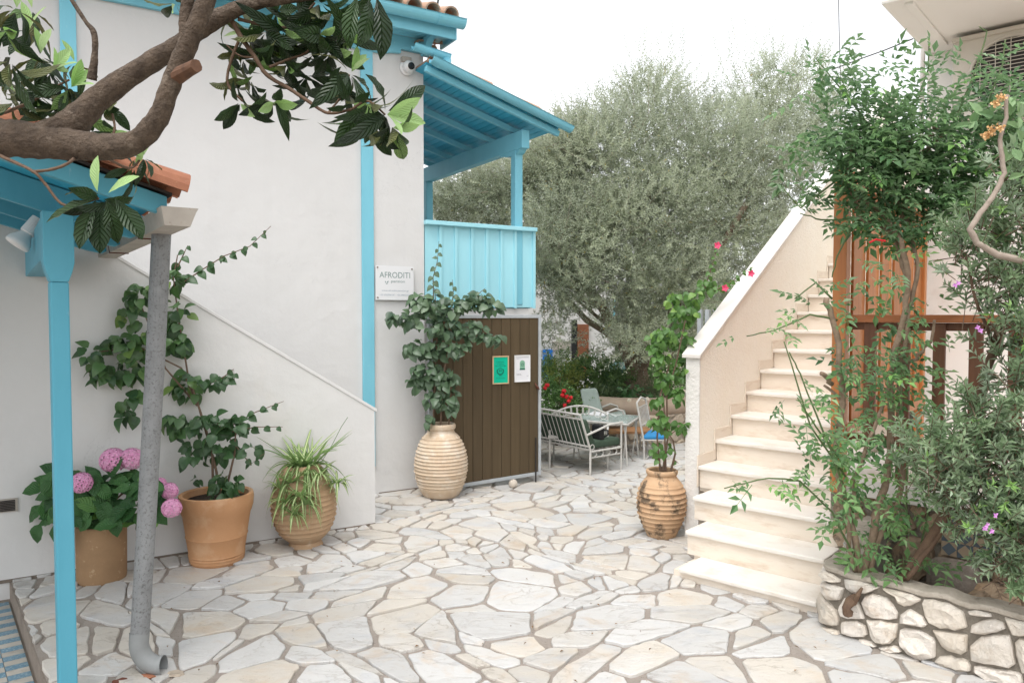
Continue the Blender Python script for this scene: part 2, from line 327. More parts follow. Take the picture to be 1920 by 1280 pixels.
# ------------------------------------------------------------------ polygons for stones
def clip(poly, p, n):                               # keep the side where (x-p).n >= 0
    out = []; m = len(poly)
    for i in range(m):
        a, b = poly[i], poly[(i+1) % m]; da, db = (a-p).dot(n), (b-p).dot(n)
        if da >= 0: out.append(a)
        if da*db < 0: out.append(a+(b-a)*da/(da-db))
    return out
def cells(pts, wts, box, gap, rng, warp=0.0, near=14):
    res = []; P = np.asarray(pts); W = np.asarray(wts)
    for i in range(len(P)):
        c = [vec(*q) for q in ((box[0], box[1]), (box[2], box[1]), (box[2], box[3]), (box[0], box[3]))]
        d2 = ((P-P[i])**2).sum(1); order = np.argsort(d2)[1:near+10]
        for j in order:
            n = P[i]-P[j]; L = np.linalg.norm(n); u = n/L
            u2 = nrm(u+np.array([-u[1], u[0]])*0) if warp == 0 else u
            t = .5*L+(W[j]-W[i])/(2*L)*-1
            mid = P[i]-u*(t-gap(rng, P[i])) ; c = clip(c, mid, u2)
            if len(c) < 3: break
        if len(c) >= 3: res.append((P[i], np.array(c)))
    return res
def area(c): x, y = c[:, 0], c[:, 1]; return .5*abs(np.dot(x, np.roll(y, -1))-np.dot(y, np.roll(x, -1)))
def ragged(c, rng, cut=.16, jit=.006, seg=.14):
    out = []; m = len(c)
    for i in range(m):
        a, b, d = c[i-1], c[i], c[(i+1) % m]; la, lb = np.linalg.norm(b-a), np.linalg.norm(d-b)
        k = min(cut*rng.uniform(.3, 1.2), .45); p, q = b+(a-b)*min(k, .05/la), b+(d-b)*min(k, .05/lb)
        out += [p] if np.linalg.norm(p-q) < .012 else [p, q]
        r = d+(b-d)*min(k, .05/lb); e = r-q; L = np.linalg.norm(e)
        for t in range(1, int(L/seg)+1 if L > seg else 1):
            out.append(q+e*t/(int(L/seg)+1)+np.array([-e[1], e[0]])/L*rng.normal(0, jit))
    return np.array(out)
# ================================================================== GROUND
g = MB(); g.add([(-200, -60, -.3), (200, -60, -.3), (200, 400, -.3), (-200, 400, -.3)], [(0, 1, 2, 3)])
obj('ground', g, m_ground, kind='structure')
TE = gp(22, 1091); tn = vec(-DV[1], DV[0], 0)       # terrace edge point and the side the paving lies on
if tn[0] < 0: tn = -tn
p_far, p_near = TE-DV*3.2, TE+DV*7
g = MB(); g.prism([p_far, p_near, vec(9, -3, 0), vec(9, 15.5, 0), vec(-3, 15.5, 0)], (0, 0, -.28))
paving = obj('paving', g, m_mortar, kind='structure')
g = MB(); g.prism([p_far-tn*.012-UP*.002, p_near-tn*.012-UP*.002, p_near-tn*.012-UP*.3, p_far-tn*.012-UP*.3], tn*.011); obj('kerb_face', g, m_kerb, paving)
rg = np.random.default_rng(11); pts = []; wts = []
for k in range(16000):
    p = np.array([rg.uniform(-3.9, 5.2), rg.uniform(1.9, 14.5)]); big = rg.random()**1.6
    r = .112+.14*big if p[1] < 5 else .092+.105*big
    if abs(p[0]) > .75*p[1]+.6: continue
    if all((p[0]-q[0])**2+(p[1]-q[1])**2 > (.62*(r+w))**2 for q, w in zip(pts, wts)): pts.append(p); wts.append(r)
pts = np.array(pts); wts = np.array(wts); sh = np.array([[1.0, .22], [-.12, .86]])
def gapf(rng, p): return float(np.clip(rng.gamma(3.0, .0028), .003, .022))
cl = cells(pts, (wts*1.05)**2*.9, (-6, 0, 7, 16), gapf, rg)
def warp(q):                                         # uneven stretch, so that slabs lie longer one way here, another way there
    x, y = q[..., 0], q[..., 1]
    return np.stack([x+.17*np.sin(2.6*y+1.1*x+.5)+.08*np.sin(5.3*y-2.1*x), y+.15*np.sin(3.1*x-.9*y+1.7)+.07*np.sin(6.1*x+2.3*y)], -1)
def angular(c, rng):                                 # break the slab to four or five corners
    c = list(c); k = int(rng.choice([4, 5, 5, 6, 7]))
    while len(c) > k:
        n = len(c); loss = [abs(np.cross(c[i]-c[i-1], c[(i+1) % n]-c[i])) for i in range(n)]; i = int(np.argmin(loss))
        if loss[i] > .05*area(np.array(c))*2*2.2: break
        c.pop(i)
    c = np.array(c); m = c.mean(0); return m+(c-m)*rng.uniform(.985, 1.005, (len(c), 1))
cl = [(warp(a), angular(warp(c), rg)) for a, c in cl]
stones = []
e2 = E1[:2]; n2 = F1.n[:2]
for c0, c in cl:
    w = c0-F1.p[:2]; s_, d_ = w.dot(e2), w.dot(n2); w2 = c0-F2.p[:2]
    if (s_ < 0 and d_ < -.25) or (w2.dot(e2) < .1 and w2.dot(n2) < -.25): continue
    ws = c0-FS.p[:2]; sa, sdd = ws.dot(A_[:2]), ws.dot(T_[:2])
    if sa > -4*RUN+.35 and sdd > .15 and c0[1] > 3: continue
    wp = c0-PF.p[:2]
    if wp.dot(PF.e[:2]) > .15 and wp.dot(PF.n[:2]) < -.2: continue
    q = clip([x for x in c], (TE+tn*.004)[:2], tn[:2])
    if len(q) < 3: continue
    q = np.array(q)
    if area(q) < .003: continue
    q = ragged(q, rg, .14, .005, .08)
    cc = q.mean(0); v = cc[1]
    if v < 1: continue
    stones.append((area(q)*H/v**3*F*F, q, rg.uniform(.006, .020)))
stones.sort(key=lambda a: -a[0])
def stone_mb(mb, q, h, t=0.0, rng=rg):
    c = q.mean(0); n = len(q); V = []
    L = np.linalg.norm(q-c, axis=1, keepdims=True); tilt = rng.normal(0, .006, 2)
    for (ins, z) in ((0, -.01), (.002, h-.004), (.008, h)):
        r = c+(q-c)*(1-ins/L); V += [(x, y, z+(0 if z < 0 else (np.array([x, y])-c).dot(tilt))) for x, y in r]
    mb.add(V, [(n+i, n+(i+1) % n, 2*n+(i+1) % n, 2*n+i) for i in range(n)]+[(i, (i+1) % n, n+(i+1) % n, n+i) for i in range(n)]+[tuple(range(2*n, 3*n))], t)
rest = MB(); nst = 0
for a, q, h in stones:
    cx = (q[:, 0].mean()/q[:, 1].mean())
    if nst < 298 and abs(cx) < .75 and q[:, 1].max() > 3.2:
        m = MB(); stone_mb(m, q, h); obj('flagstone', m, m_flag, paving); nst += 1
    else: stone_mb(rest, q, h, rg.random())
obj('small_flagstones', rest, m_flag, paving, kind='stuff')
# little heap of broken stone under the drain pipe, veranda floor below the terrace edge
vf = MB(); zf = -.112; q0 = TE-DV*3; vf.add([q0+UP*(zf-.006), q0+DV*9+UP*(zf-.006), q0+DV*9-tn*6+UP*(zf-.006), q0-tn*6+UP*(zf-.006)], [(0, 1, 2, 3)])
vfl = obj('veranda_floor', vf, m_kerb, kind='structure')
tb = MB(); tb.box((0, 0, 0), (.0535, 0, 0), (0, .0335, 0), (0, 0, .004)); tm1 = tb.mesh('floor_tile_blue'); tm1.materials.append(m_tileb)
tm2 = tm1.copy(); tm2.materials.clear(); tm2.materials.append(m_tilew)
for i in range(5):
    for j in range(42):
        p = TE-tn*(.08+.11*i)+DV*(.1+.07*j); p[2] = zf
        if 0 <= 960+F*p[0]/p[1]+40 or i < 2: place('floor_tile', (tm1, tm2)[(i+j) % 2], vfl, p, DV*1.0, UP, 1)
# ================================================================== WHITE HOUSE (left)
house = thing('white_house', tuple(F2.pt(-2, -2, 0)), 'white plastered two storey house with pale blue eaves and balcony porch', 'house')
s640 = F2.px(-40, 500)[0]
zsof = F2.px(774, 75)[1]
w = MB(); w.prism([F2.pt(-9, 0, -.3), F2.pt(0, 0, -.3), F2.pt(0, 0, zsof+.02), F2.pt(-9, 0, zsof+.02)], F2.n*-5); obj('wall', w, m_plaster, house)
def band(mb, Fm, u0, v0, u1, v1, d0, d1):           # a board on a wall between two photo corners
    (sa, za), (sb, _) = Fm.px(u0, v0, d1), Fm.px(u1, v0, d1); zb = Fm.px(u0, v1, d1)[1]
    mb.prism([Fm.pt(sa, d0, zb), Fm.pt(sb, d0, zb), Fm.pt(sb, d0, za), Fm.pt(sa, d0, za)], Fm.n*(d1-d0)); return sa, sb, za, zb
b = MB(); zfr = F2.px(765, 103, .03)[1]
sa, sb = F2.px(679, 400, .03)[0], F2.px(701, 400, .03)[0]; b.prism([F2.pt(sa, 0, .3), F2.pt(sb, 0, .3), F2.pt(sb, 0, zfr), F2.pt(sa, 0, zfr)], F2.n*.03)
obj('corner_board', b, m_blue, house, bevel=.004)
b = MB(); sa, sb = F2.px(112, 60, .03)[0], F2.px(143, 60, .03)[0]; b.prism([F2.pt(sa, 0, 2.5), F2.pt(sb, 0, 2.5), F2.pt(sb, 0, zfr), F2.pt(sa, 0, zfr)], F2.n*.03); obj('corner_board', b, m_blue, house, bevel=.004)
b = MB(); ss = F2.px(740, 100, .04)[0]; s7 = F2.px(752, 100, .04)[0]
b.prism([F2.pt(-9, 0, zsof), F2.pt(-9, 0, zfr-.035), F2.pt(ss-.12, 0, zfr-.035), F2.pt(ss-.03, 0, zfr-.01), F2.pt(s7, 0, zfr+.0), F2.pt(s7, 0, zfr+.04), F2.pt(.02, 0, zfr+.04), F2.pt(.02, 0, zsof)], F2.n*.045)
obj('frieze', b, m_blue, house, bevel=.004)
SE = .19; OV = .32                                   # eave: runs past the corner, overhang
for k in range(4):
    b = MB(); d0 = .046+(OV-.05)*k/4; b.prism([F2.pt(-9, d0+.003, zsof), F2.pt(SE, d0+.003, zsof), F2.pt(SE, d0+(OV-.05)/4-.003, zsof), F2.pt(-9, d0+(OV-.05)/4-.003, zsof)], UP*.018); obj('soffit_board', b, m_blue, house)
b = MB(); b.prism([F2.pt(-9, OV, zsof-.045), F2.pt(SE, OV, zsof-.045), F2.pt(SE, OV, zsof+.12), F2.pt(-9, OV, zsof+.12)], F2.n*.025)
b.prism([F2.pt(SE, .0, zsof-.045), F2.pt(SE, OV+.025, zsof-.045), F2.pt(SE, OV+.025, zsof+.12), F2.pt(SE, .0, zsof+.2)], F2.e*.025); obj('fascia', b, m_blue, house, bevel=.003)
for u, v in ((668, 40), (806, 64), (540, 10), (395, -20)):
    s = F2.px(u, v, .2)[0]; q = [(0, zsof-.004), (0, zsof-.17)]
    q += [(.05+.23*t, zsof-.17+.13*(t**1.6 if t < .5 else t)-.03*math.sin(t*math.pi*2)*.8) for t in np.linspace(0, 1, 9)]+[(OV-.03, zsof-.004)]
    b = MB(); b.prism([F2.pt(s-.035, max(d, .046), z) for d, z in q], F2.e*.07); obj('bracket', b, m_blue, house, bevel=.004)
def gutter_mb(p0, p1, out, r, th=.012, lip=.012):    # half round gutter, out = horizontal outward direction
    mb = MB(); prof = []
    d = nrm(p1-p0); upv = nrm(np.cross(out, d)); upv = upv if upv[2] > 0 else -upv
    for k in range(11): a = math.pi+math.pi*k/10; prof.append(out*r*math.cos(a)+upv*r*math.sin(a))
    prof.append(out*(r+lip)+upv*lip*.3)
    prof += [q*(1-th/r) for q in prof[10::-1]]
    mb.prism([p0+q for q in prof], p1-p0); return mb
GR = .075
obj('gutter', gutter_mb(F2.pt(-9, OV+.03+GR, zsof+.115), F2.pt(SE+.06, OV+.03+GR, zsof+.115), F2.n, GR), m_blue, house)
b = MB(); q = F2.pt(SE-.24, OV+.03+GR, zsof+.115); b.prism([q+F2.n*(GR+.005)*math.cos(math.pi+math.pi*k/10)+UP*(GR+.005)*math.sin(math.pi+math.pi*k/10) for k in range(11)]+[q+F2.n*GR*.9*math.cos(2*math.pi-math.pi*k/10)+UP*GR*.9*math.sin(2*math.pi-math.pi*k/10) for k in range(11)], F2.e*.02); obj('gutter_joint', b, m_blue, house)
rp = nrm(-F2.n+UP*.36)
def tile_mb(L, r, th=.014, n=9):                     # half barrel, along +Y, tapering
    mb = MB(); V = []; 
    for (y, k) in ((0, 1.0), (L, .8)):
        for rr in (r*k, (r-th)*k):
            for i in range(n+1): a = math.pi*i/n; V.append((rr*math.cos(a), y, rr*math.sin(a)))
    m = n+1; Fc = []
    for i in range(n): Fc += [(i, i+1, 2*m+i+1, 2*m+i), (m+i+1, m+i, 3*m+i, 3*m+i+1), (i+1, i, m+i, m+i+1), (2*m+i, 2*m+i+1, 3*m+i+1, 3*m+i)]
    Fc += [(0, 2*m, 3*m, m), (n, m+n, 3*m+n, 2*m+n)]
    mb.add(V, Fc); return mb
ht = tile_mb(.42, .085).mesh('roof_tile', smooth=False); ht.materials.append(m_oldtile)
b = MB(); q = zsof+.13; b.prism([F2.pt(-9, OV+.02, q), F2.pt(SE+.03, OV+.02, q), F2.pt(SE+.03, -5, q+.36*5.3), F2.pt(-9, -5, q+.36*5.3)], UP*.03)
roof = obj('roof', b, m_oldtile, house)
for k in range(14):
    for j in range(4): place('roof_tile', ht, roof, F2.pt(SE-.06-.2*k, OV+.07-.36*j, zsof+.17+.36*.36*j+.005*j), rp, np.cross(F2.e, rp)*(1 if np.cross(F2.e, rp)[2] > 0 else -1), 1)
# ---- porch on the end of the house
D0 = .30
R0, R1 = F2.px(800, 122, D0), F2.px(1050, 246, D0); P0, P1 = F2.pt(R0[0], D0, R0[1]), F2.pt(R1[0], D0, R1[1])
rd = nrm(P1-P0); rn = nrm(np.cross(rd, -F2.n)); rn = rn if rn[2] > 0 else -rn; RL = np.linalg.norm(P1-P0)
IN = -F2.n
b = MB(); b.prism([P0+rn*.048, P1+rn*.048, P1+rn*.048+IN*2.9, P0+rn*.048+IN*2.9], rn*.02); proof = obj('porch_roof', b, m_oldtile, house)
pt_ = tile_mb(.34, .085).mesh('porch_tile'); pt_.materials.append(m_oldtile)
for j in range(2):
    for k in range(5): place('porch_roof_tile', pt_, proof, P1+rn*.050-rd*(.02+.31*k)+IN*(.03+.21*j)+rn*.02*(k % 2), -rd, rn, 1)
nb = 20; bw = RL/nb
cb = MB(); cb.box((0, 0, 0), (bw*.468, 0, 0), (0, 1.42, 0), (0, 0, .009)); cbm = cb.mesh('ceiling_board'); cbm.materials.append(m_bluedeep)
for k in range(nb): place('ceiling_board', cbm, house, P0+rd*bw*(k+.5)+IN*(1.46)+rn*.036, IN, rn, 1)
for k, d in enumerate((.02, .46, 1.02, 1.58, 2.14, 2.7)):
    b = MB(); q = P0+IN*d-rn*.03-rd*(.0 if k == 0 else .3); b.bar(q, P0+IN*d-rn*.03+rd*(RL-(.0 if k == 0 else .20)), .045, .06, rn); obj('rafter', b, m_blue, house, bevel=.004)
obj('rake_gutter', gutter_mb(P0-IN*.09+rn*.05, P1-IN*.09+rn*.05+rd*.08, -IN, .06), m_blue, house)
q0 = F2.px(775, 84, .27); q1 = F2.px(842, 106, .27); obj('gutter_return', gutter_mb(F2.pt(q0[0], .27, q0[1]), F2.pt(q1[0], .27, q1[1]), F2.n, .055), m_blue, house)
b = MB(); b.tube([F2.pt(q1[0]-.03, .27, q1[1]-.04), F2.pt(q1[0]-.06, .33, q1[1]-.13), P0-IN*.09+rn*.03+rd*.06], .05, 12); obj('gutter_elbow', b, m_blue, house, smooth=True)
for j, (du, dv, sl) in enumerate(((822, 68, 0), (806, 66, 0), (826, 100, 0), (837, 112, 0), (790, 70, 0), (812, 80, 0))):
    sz = F2.px(du, dv+14, .12); place('roof_tile', ht, roof, F2.pt(sz[0], .12, sz[1]), IN+UP*.3, UP, .6)
sp_, zp_ = F2.px(968, 280, -.06); ztb = F2.px(968, 243, .10)[1]; zbb = F2.px(975, 278, .10)[1]; zrail = F2.px(900, 424, .01)[1]
b = MB(); b.bar(F2.pt(sp_, .14, (ztb+zbb)/2), F2.pt(sp_, -2.5, (ztb+zbb)/2), .10, ztb-zbb); obj('porch_beam', b, m_blue, house, bevel=.006)
b = MB(); b.prism([F2.pt(sp_-.045, -.10-x, zbb-z) for x, z in ((0, 0), (0, .05), (.1, .045), (.22, .02), (.26, 0))], F2.e*.09); b.prism([F2.pt(sp_-.045, -.0+x, zbb-z) for x, z in ((0, 0), (0, .05), (.05, .035), (.09, 0))], F2.e*.09); obj('post_bolster', b, m_blue, house)
for d in (-.05, -2.4):
    b = MB(); b.bar(F2.pt(sp_, d, 1.95), F2.pt(sp_, d, zbb), .10, .10, F2.n); obj('porch_post', b, m_blue, house, bevel=.008)
# ---- balcony
uu = (797, 828, 857, 887, 915, 942, 968, 1003); zb0 = F2.px(1000, 578, .03)[1]; sr = F2.px(1003, 500, .03)[0]
S = [F2.px(u, 500, .0)[0] for u in uu]
for k in range(7):
    b = MB(); b.prism([F2.pt(S[k]+.003, -.03, zb0+.01), F2.pt(S[k+1]-.003, -.03, zb0+.01), F2.pt(S[k+1]-.003, -.03, zrail-.02), F2.pt(S[k]+.003, -.03, zrail-.02)], F2.n*(.02+.003*(k % 2))); obj('balcony_board', b, m_bluepale, house, bevel=.003)
    b = MB(); b.bar(F2.pt(S[k+1]-.012, .0, zb0), F2.pt(S[k+1]-.012, .0, zrail-.02), .034, .022, F2.n); obj('batten', b, m_bluepale, house, bevel=.004)
b = MB(); b.bar(F2.pt(-.0, -.0, zrail), F2.pt(sr+.02, -.0, zrail), .11, .045); b.bar(F2.pt(sr-.03, -.05, zrail), F2.pt(sr-.03, -2.5, zrail), .11, .045); obj('balcony_rail', b, m_bluepale, house, bevel=.006)
b = MB(); b.prism([F2.pt(sr-.03, -.06, zb0), F2.pt(sr-.03, -2.5, zb0), F2.pt(sr-.03, -2.5, zrail-.02), F2.pt(sr-.03, -.06, zrail-.02)], F2.e*.025); obj('balcony_side', b, m_bluepale, house)
b = MB(); b.prism([F2.pt(0.003, -.03, zb0-.085), F2.pt(sr-.05, -.03, zb0-.085), F2.pt(sr-.05, -2.5, zb0-.085), F2.pt(.003, -2.5, zb0-.085)], UP*.082); obj('balcony_slab', b, m_plaster, house)
b = MB(); b.bar(F2.pt(sr-.12, -2.4, -.1), F2.pt(sr-.12, -2.4, zb0-.09), .2, .2, F2.n); obj('pillar', b, m_plaster, house)
# ---- stair parapet in front of the house, sloping coping
sA, zA = F1.px(225, 484); sB, zB = 0.0, F1.px(703, 768)[1]; sl = (zB-zA)/(sB-sA); sT = -3.4; zT = zB+sl*sT
b = MB(); b.prism([F1.pt(-9, 0, -.3), F1.pt(0, 0, -.3), F1.pt(0, 0, zB-.008), F1.pt(sT, 0, zT-.008), F1.pt(-9, 0, zT-.008)], F1.n*-.13); obj('stair_parapet', b, m_plaster, house)
b = MB(); b.prism([F1.pt(.02, .008, zB-.022), F1.pt(sT, .008, zT-.022), F1.pt(sT, .008, zT+.008), F1.pt(.02, .008, zB+.008)], F1.n*-.15); obj('parapet_coping', b, m_plaster, house, bevel=.004)
b = MB(); b.prism([F1.pt(-.1, -.13, 0), F1.pt(sT, -.13, zT-.9), F1.pt(-9, -.13, zT-.9), F1.pt(-9, -.13, -.2), F1.pt(-.1, -.13, -.2)], F1.n*-.75); obj('stair_flight', b, m_plaster, house)
for Fm, a_, b_ in ((F1, -3.2, 0), (F2, -.52, 0)):
    b = MB(); n_ = 60; V = []
    for i in range(n_+1):
        s = a_+(b_-a_)*i/n_; w_ = .012+.010*noise.noise(Vector((s*9, 3, 0))); V += [Fm.pt(s, -.01, .0), Fm.pt(s, -.01, .022), Fm.pt(s, .003, .020), Fm.pt(s, max(w_, .006), .0)]
    b.add(V, [(4*i+k, 4*i+(k+1) % 4, 4*i+4+(k+1) % 4, 4*i+4+k) for i in range(n_) for k in range(4)]); obj('base_joint', b, m_basej, house)
# vent grille at the far left
b = MB(); s0, s1, z1, z0 = band(b, F1, -6, 937, 33, 962, .001, .012); vent = obj('vent_grille', b, m_gutter, house)
for k in range(7):
    b = MB(); z = z0+.012+(z1-z0-.02)*k/6.5; b.prism([F1.pt(s0+.015, .012, z), F1.pt(s1-.015, .012, z), F1.pt(s1-.015, .019, z-.004), F1.pt(s0+.015, .019, z-.004)], UP*.004); obj('louvre', b, m_dark, vent)
# ================================================================== VERANDA (foreground, left)
FVp = gp(127, 1308); PZ = FVp[1]
ver = thing('veranda', tuple(FVp), 'blue timber veranda with terracotta tiles and a galvanised drain pipe', 'veranda')
wv = 31*PZ/F; FV = Frame(FVp, -DV)                   # s goes back to the wall along the beam, d out to the right?
zc0, zc1 = at(115, 529, PZ)[2], at(115, 398, PZ)[2]
xax = nrm(np.cross(UP, DV)); xax = xax if xax[0] > 0 else -xax   # along the house wall, to the right
b = MB(); b.bar(FVp-UP*.02, FVp+UP*zc0, wv, wv, DV); obj('post', b, m_blueshade, ver, bevel=.008)
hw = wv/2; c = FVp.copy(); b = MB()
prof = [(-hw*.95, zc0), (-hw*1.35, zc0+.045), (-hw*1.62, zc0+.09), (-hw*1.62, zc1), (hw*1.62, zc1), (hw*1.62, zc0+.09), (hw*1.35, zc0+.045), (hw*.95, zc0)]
sdx = vec(-DV[1], DV[0], 0); b.prism([c+sdx*x+DV*hw*1.05+UP*z for x, z in prof], -DV*hw*2.1); obj('capital', b, m_blueshade, ver, bevel=.004)
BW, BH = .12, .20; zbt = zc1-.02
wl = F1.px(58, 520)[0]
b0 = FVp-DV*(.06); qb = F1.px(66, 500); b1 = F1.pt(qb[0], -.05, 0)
b = MB(); b.bar(b0+UP*(zbt-BH/2), b1+UP*(zbt-BH/2), BW, BH); obj('beam', b, m_blueshade, ver, bevel=.005)
# the roof: rafters run along the wall, falling to the gutter on the right
G0 = at(336, 424, PZ*.965); G1 = at(203, 484, F1.pt(F1.px(203, 484)[0], .02, 0)[1]); gd = nrm(vec(*(G1-G0)[:2], 0)); gz = G0[2]
SLP = -.30                                            # fall per metre to the right
e0 = at(300, 372, PZ*.98); rx = nrm(np.cross(gd, UP)); rx = rx if rx[0] > 0 else -rx
zev = e0[2]; E0 = vec(e0[0], e0[1], zev)               # near eave corner
def rpnt(a, bk, h=0.0): return E0-rx*a+gd*bk+UP*(h-SLP*a)   # a = metres up the slope to the left, bk = metres back
b = MB(); L_ = 4.2
for k in range(8):
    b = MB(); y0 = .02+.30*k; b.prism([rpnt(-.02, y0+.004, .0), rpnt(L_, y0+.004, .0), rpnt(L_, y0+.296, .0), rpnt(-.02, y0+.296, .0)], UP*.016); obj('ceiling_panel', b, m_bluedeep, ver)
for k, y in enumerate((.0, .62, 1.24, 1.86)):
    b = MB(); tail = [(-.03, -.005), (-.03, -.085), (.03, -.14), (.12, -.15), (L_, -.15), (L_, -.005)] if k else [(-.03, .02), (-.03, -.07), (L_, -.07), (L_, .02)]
    b.prism([rpnt(a, y, h) for a, h in tail], gd*.05); obj('rafter', b, m_blueshade, ver, bevel=.004)
for k in range(5):                                    # noggings between the rafters close to the rake, over the beam
    b = MB(); b.prism([rpnt(.10+.62*k, .055, -.04), rpnt(.10+.62*k+.56, .055, -.04), rpnt(.10+.62*k+.56, .055, .0), rpnt(.10+.62*k, .055, .0)], -gd*.04-UP*.02); obj('rake_block', b, m_blueshade, ver, bevel=.003)
b = MB(); b.prism([rpnt(-.05, -.015, .03), rpnt(L_, -.015, .03), rpnt(L_, 2.5, .03), rpnt(-.05, 2.5, .03)], UP*.012); vroof = obj('roof_deck', b, m_dark, ver)
vt = tile_mb(.36, .10).mesh('veranda_tile'); vt.materials.append(m_terr)
for j in range(11):
    for k in range(6 if j else 12):
        y = -.0+.22*j; place('roof_tile', vt, vroof, rpnt(-.10+.30*k, y, .055+.008*(k % 2)), nrm(-rx-UP*SLP), UP, 1.0)
        if j < 2: place('roof_tile', vt, vroof, rpnt(-.06+.30*k, y+.11, .15), nrm(-rx-UP*SLP), -UP, 1.0)
# gutter, square section, and the leaning pipe
GW = 62*G0[1]/F*.5; gh = .085
b = MB(); q = [(-GW, gh), (-GW*.82, 0), (GW*.62, 0), (GW*.95, gh*.75), (GW*1.12, gh), (GW*1.02, gh), (GW*.86, gh*.75), (GW*.55, .008), (-GW*.74, .008), (-GW*.9, gh)]
GL = np.linalg.norm((G1-G0)[:2]); b.prism([G0+rx*x+UP*z for x, z in q], gd*GL+UP*(G1[2]-G0[2])*.9); b.prism([G0-gd*.006+rx*x+UP*z for x, z in ((-GW, gh), (-GW*.82, 0), (GW*.62, 0), (GW*.95, gh*.75), (GW*1.05, gh))], gd*.01)
gut = obj('gutter', b, m_gutter, ver)
for t in (.28, .75):
    b = MB(); o = G0+gd*GL*t+UP*(G1[2]-G0[2])*t; b.prism([o+rx*x+UP*z for x, z in ((-GW*1.03, gh), (-GW*.85, -.006), (GW*.65, -.006), (GW*.65, .0), (-GW*.82, .001), (-GW, gh))], gd*.022); obj('gutter_strap', b, m_rust, gut)
pb = gp(263, 1262); pt0 = at(304, 436, pb[1]*1.0); pb[2] = .135
dz = 34*pb[1]/F/2
b = MB(); b.tube([pt0+UP*.05, pt0+(pb-pt0)*.3, pt0+(pb-pt0)*.7, pb+UP*.05], dz, 20); pipe = obj('drain_pipe', b, m_galv, ver, smooth=False)
b = MB(); cx = pb+UP*.06; cx = pb+UP*.03; ell = [cx+vec(.0, 0, .05)]+[cx+vec(.10*(1-math.cos(t)), -.008, -.118*math.sin(t)) for t in np.linspace(0, math.pi*.5, 12)]+[cx+vec(.125, -.008, -.116)]
b.tube(ell, dz*1.04, 20, cap=False); obj('elbow', b, m_elbow, pipe, smooth=True)
# spotlight under the veranda ceiling
lp = at(62, 424, PZ+.55); sl_ = thing('spotlight', tuple(lp), 'white spotlight lamp under the blue veranda ceiling', 'lamp')
ax = nrm(vec(-.42, -.35, -.75)); o = lp-UP*0
b = MB(); b.lathe([(.0, 0), (.036, .002), (.038, .03), (.038, .095), (.034, .10), (.0, .10)], o-ax*.05, 20, ax); obj('lamp_holder', b, m_white, sl_, smooth=False)
b = MB(); b.lathe([(.03, .05), (.034, .062), (.06, .105), (.063, .125), (.058, .135), (.0, .142)], o-ax*.0, 24, ax); obj('reflector_bulb', b, m_white, sl_, smooth=True)
b = MB(); b.tube([o-ax*.04, o+vec(.06, .03, .05), o+vec(.05, .06, .16)], .006, 8); obj('bracket', b, m_white, sl_)
# ================================================================== OUTDOOR STAIRCASE (right)
stair = thing('outdoor_staircase', tuple(FS.pt(0, .5, 0)), 'cream outdoor staircase of marble treads with plastered parapet and white coping', 'staircase')
NS = 22; SL = {1: F, 2: 0, 3: 0}
def col_d(n, u):                                     # how far right of the flight's left line a photo column meets nosing n
    p = LN(n); k = (u-960)/F; Zs = cp
    return (k*p[1]-p[0])/(T_[0]-k*T_[1])
dl = {1: col_d(1, 1276), 2: col_d(2, 1288), 3: col_d(3, 1301)}
PT = .115
rt = FS.px(1312, 667)[0]; (pa, za), (pb_, zb_) = FS.px(1313, 666), FS.px(1488, 428); ps = (zb_-za)/(pb_-pa)
aT = (NS-5)*RUN
for n in range(1, NS+1):
    a = (n-5)*RUN; z = n*RISE-C0; d0 = max(dl.get(n, 0), 0) if n < 4 else .0; d1 = (col_d(1, 1538), col_d(2, 1552), col_d(3, 1575))[n-1] if n < 4 else 1.10
    dd0 = d0 if n < 4 else .012
    b = MB(); b.prism([FS.pt(a, dd0, z-.032), FS.pt(a, d1, z-.032), FS.pt(a+RUN+.03, d1, z-.032), FS.pt(a+RUN+.03, dd0, z-.032)], UP*.032); obj('tread', b, m_tread, stair, bevel=.007)
    b = MB(); b.prism([FS.pt(a+.03, dd0+.004, max(z-RISE, -.05)-.002), FS.pt(a+.03, d1-.004, max(z-RISE, -.05)-.002), FS.pt(a+.03, d1-.004, z-.033), FS.pt(a+.03, dd0+.004, z-.033)], A_*.02); obj('riser', b, m_marble, stair)
    if n >= 4:
        k = .085; b = MB(); a1 = a+RUN+.03
        b.prism([FS.pt(a+.0, .001, z-RISE+.003), FS.pt(a+.0, .001, z+k), FS.pt(a1-.031, .001, z+k), FS.pt(a1-.031, .001, z-.04), FS.pt(a+.05, .001, z-.04), FS.pt(a+.05, .001, z-RISE+.003)], T_*.010); obj('skirting_tile', b, m_marble, stair, bevel=.002)
b = MB(); core = [FS.pt(-4*RUN+.05, .005, -.2)]
for n in range(1, NS+1): a = (n-5)*RUN; core += [FS.pt(a+.05, .005, (n-1)*RISE-.035-C0 if n > 1 else 0), FS.pt(a+.05, .005, n*RISE-.034-C0)]
core += [FS.pt(aT+RUN+1.2, .005, NS*RISE-.034-C0), FS.pt(aT+RUN+1.2, .005, -.2)]
core = [core[0]]+core[1:]
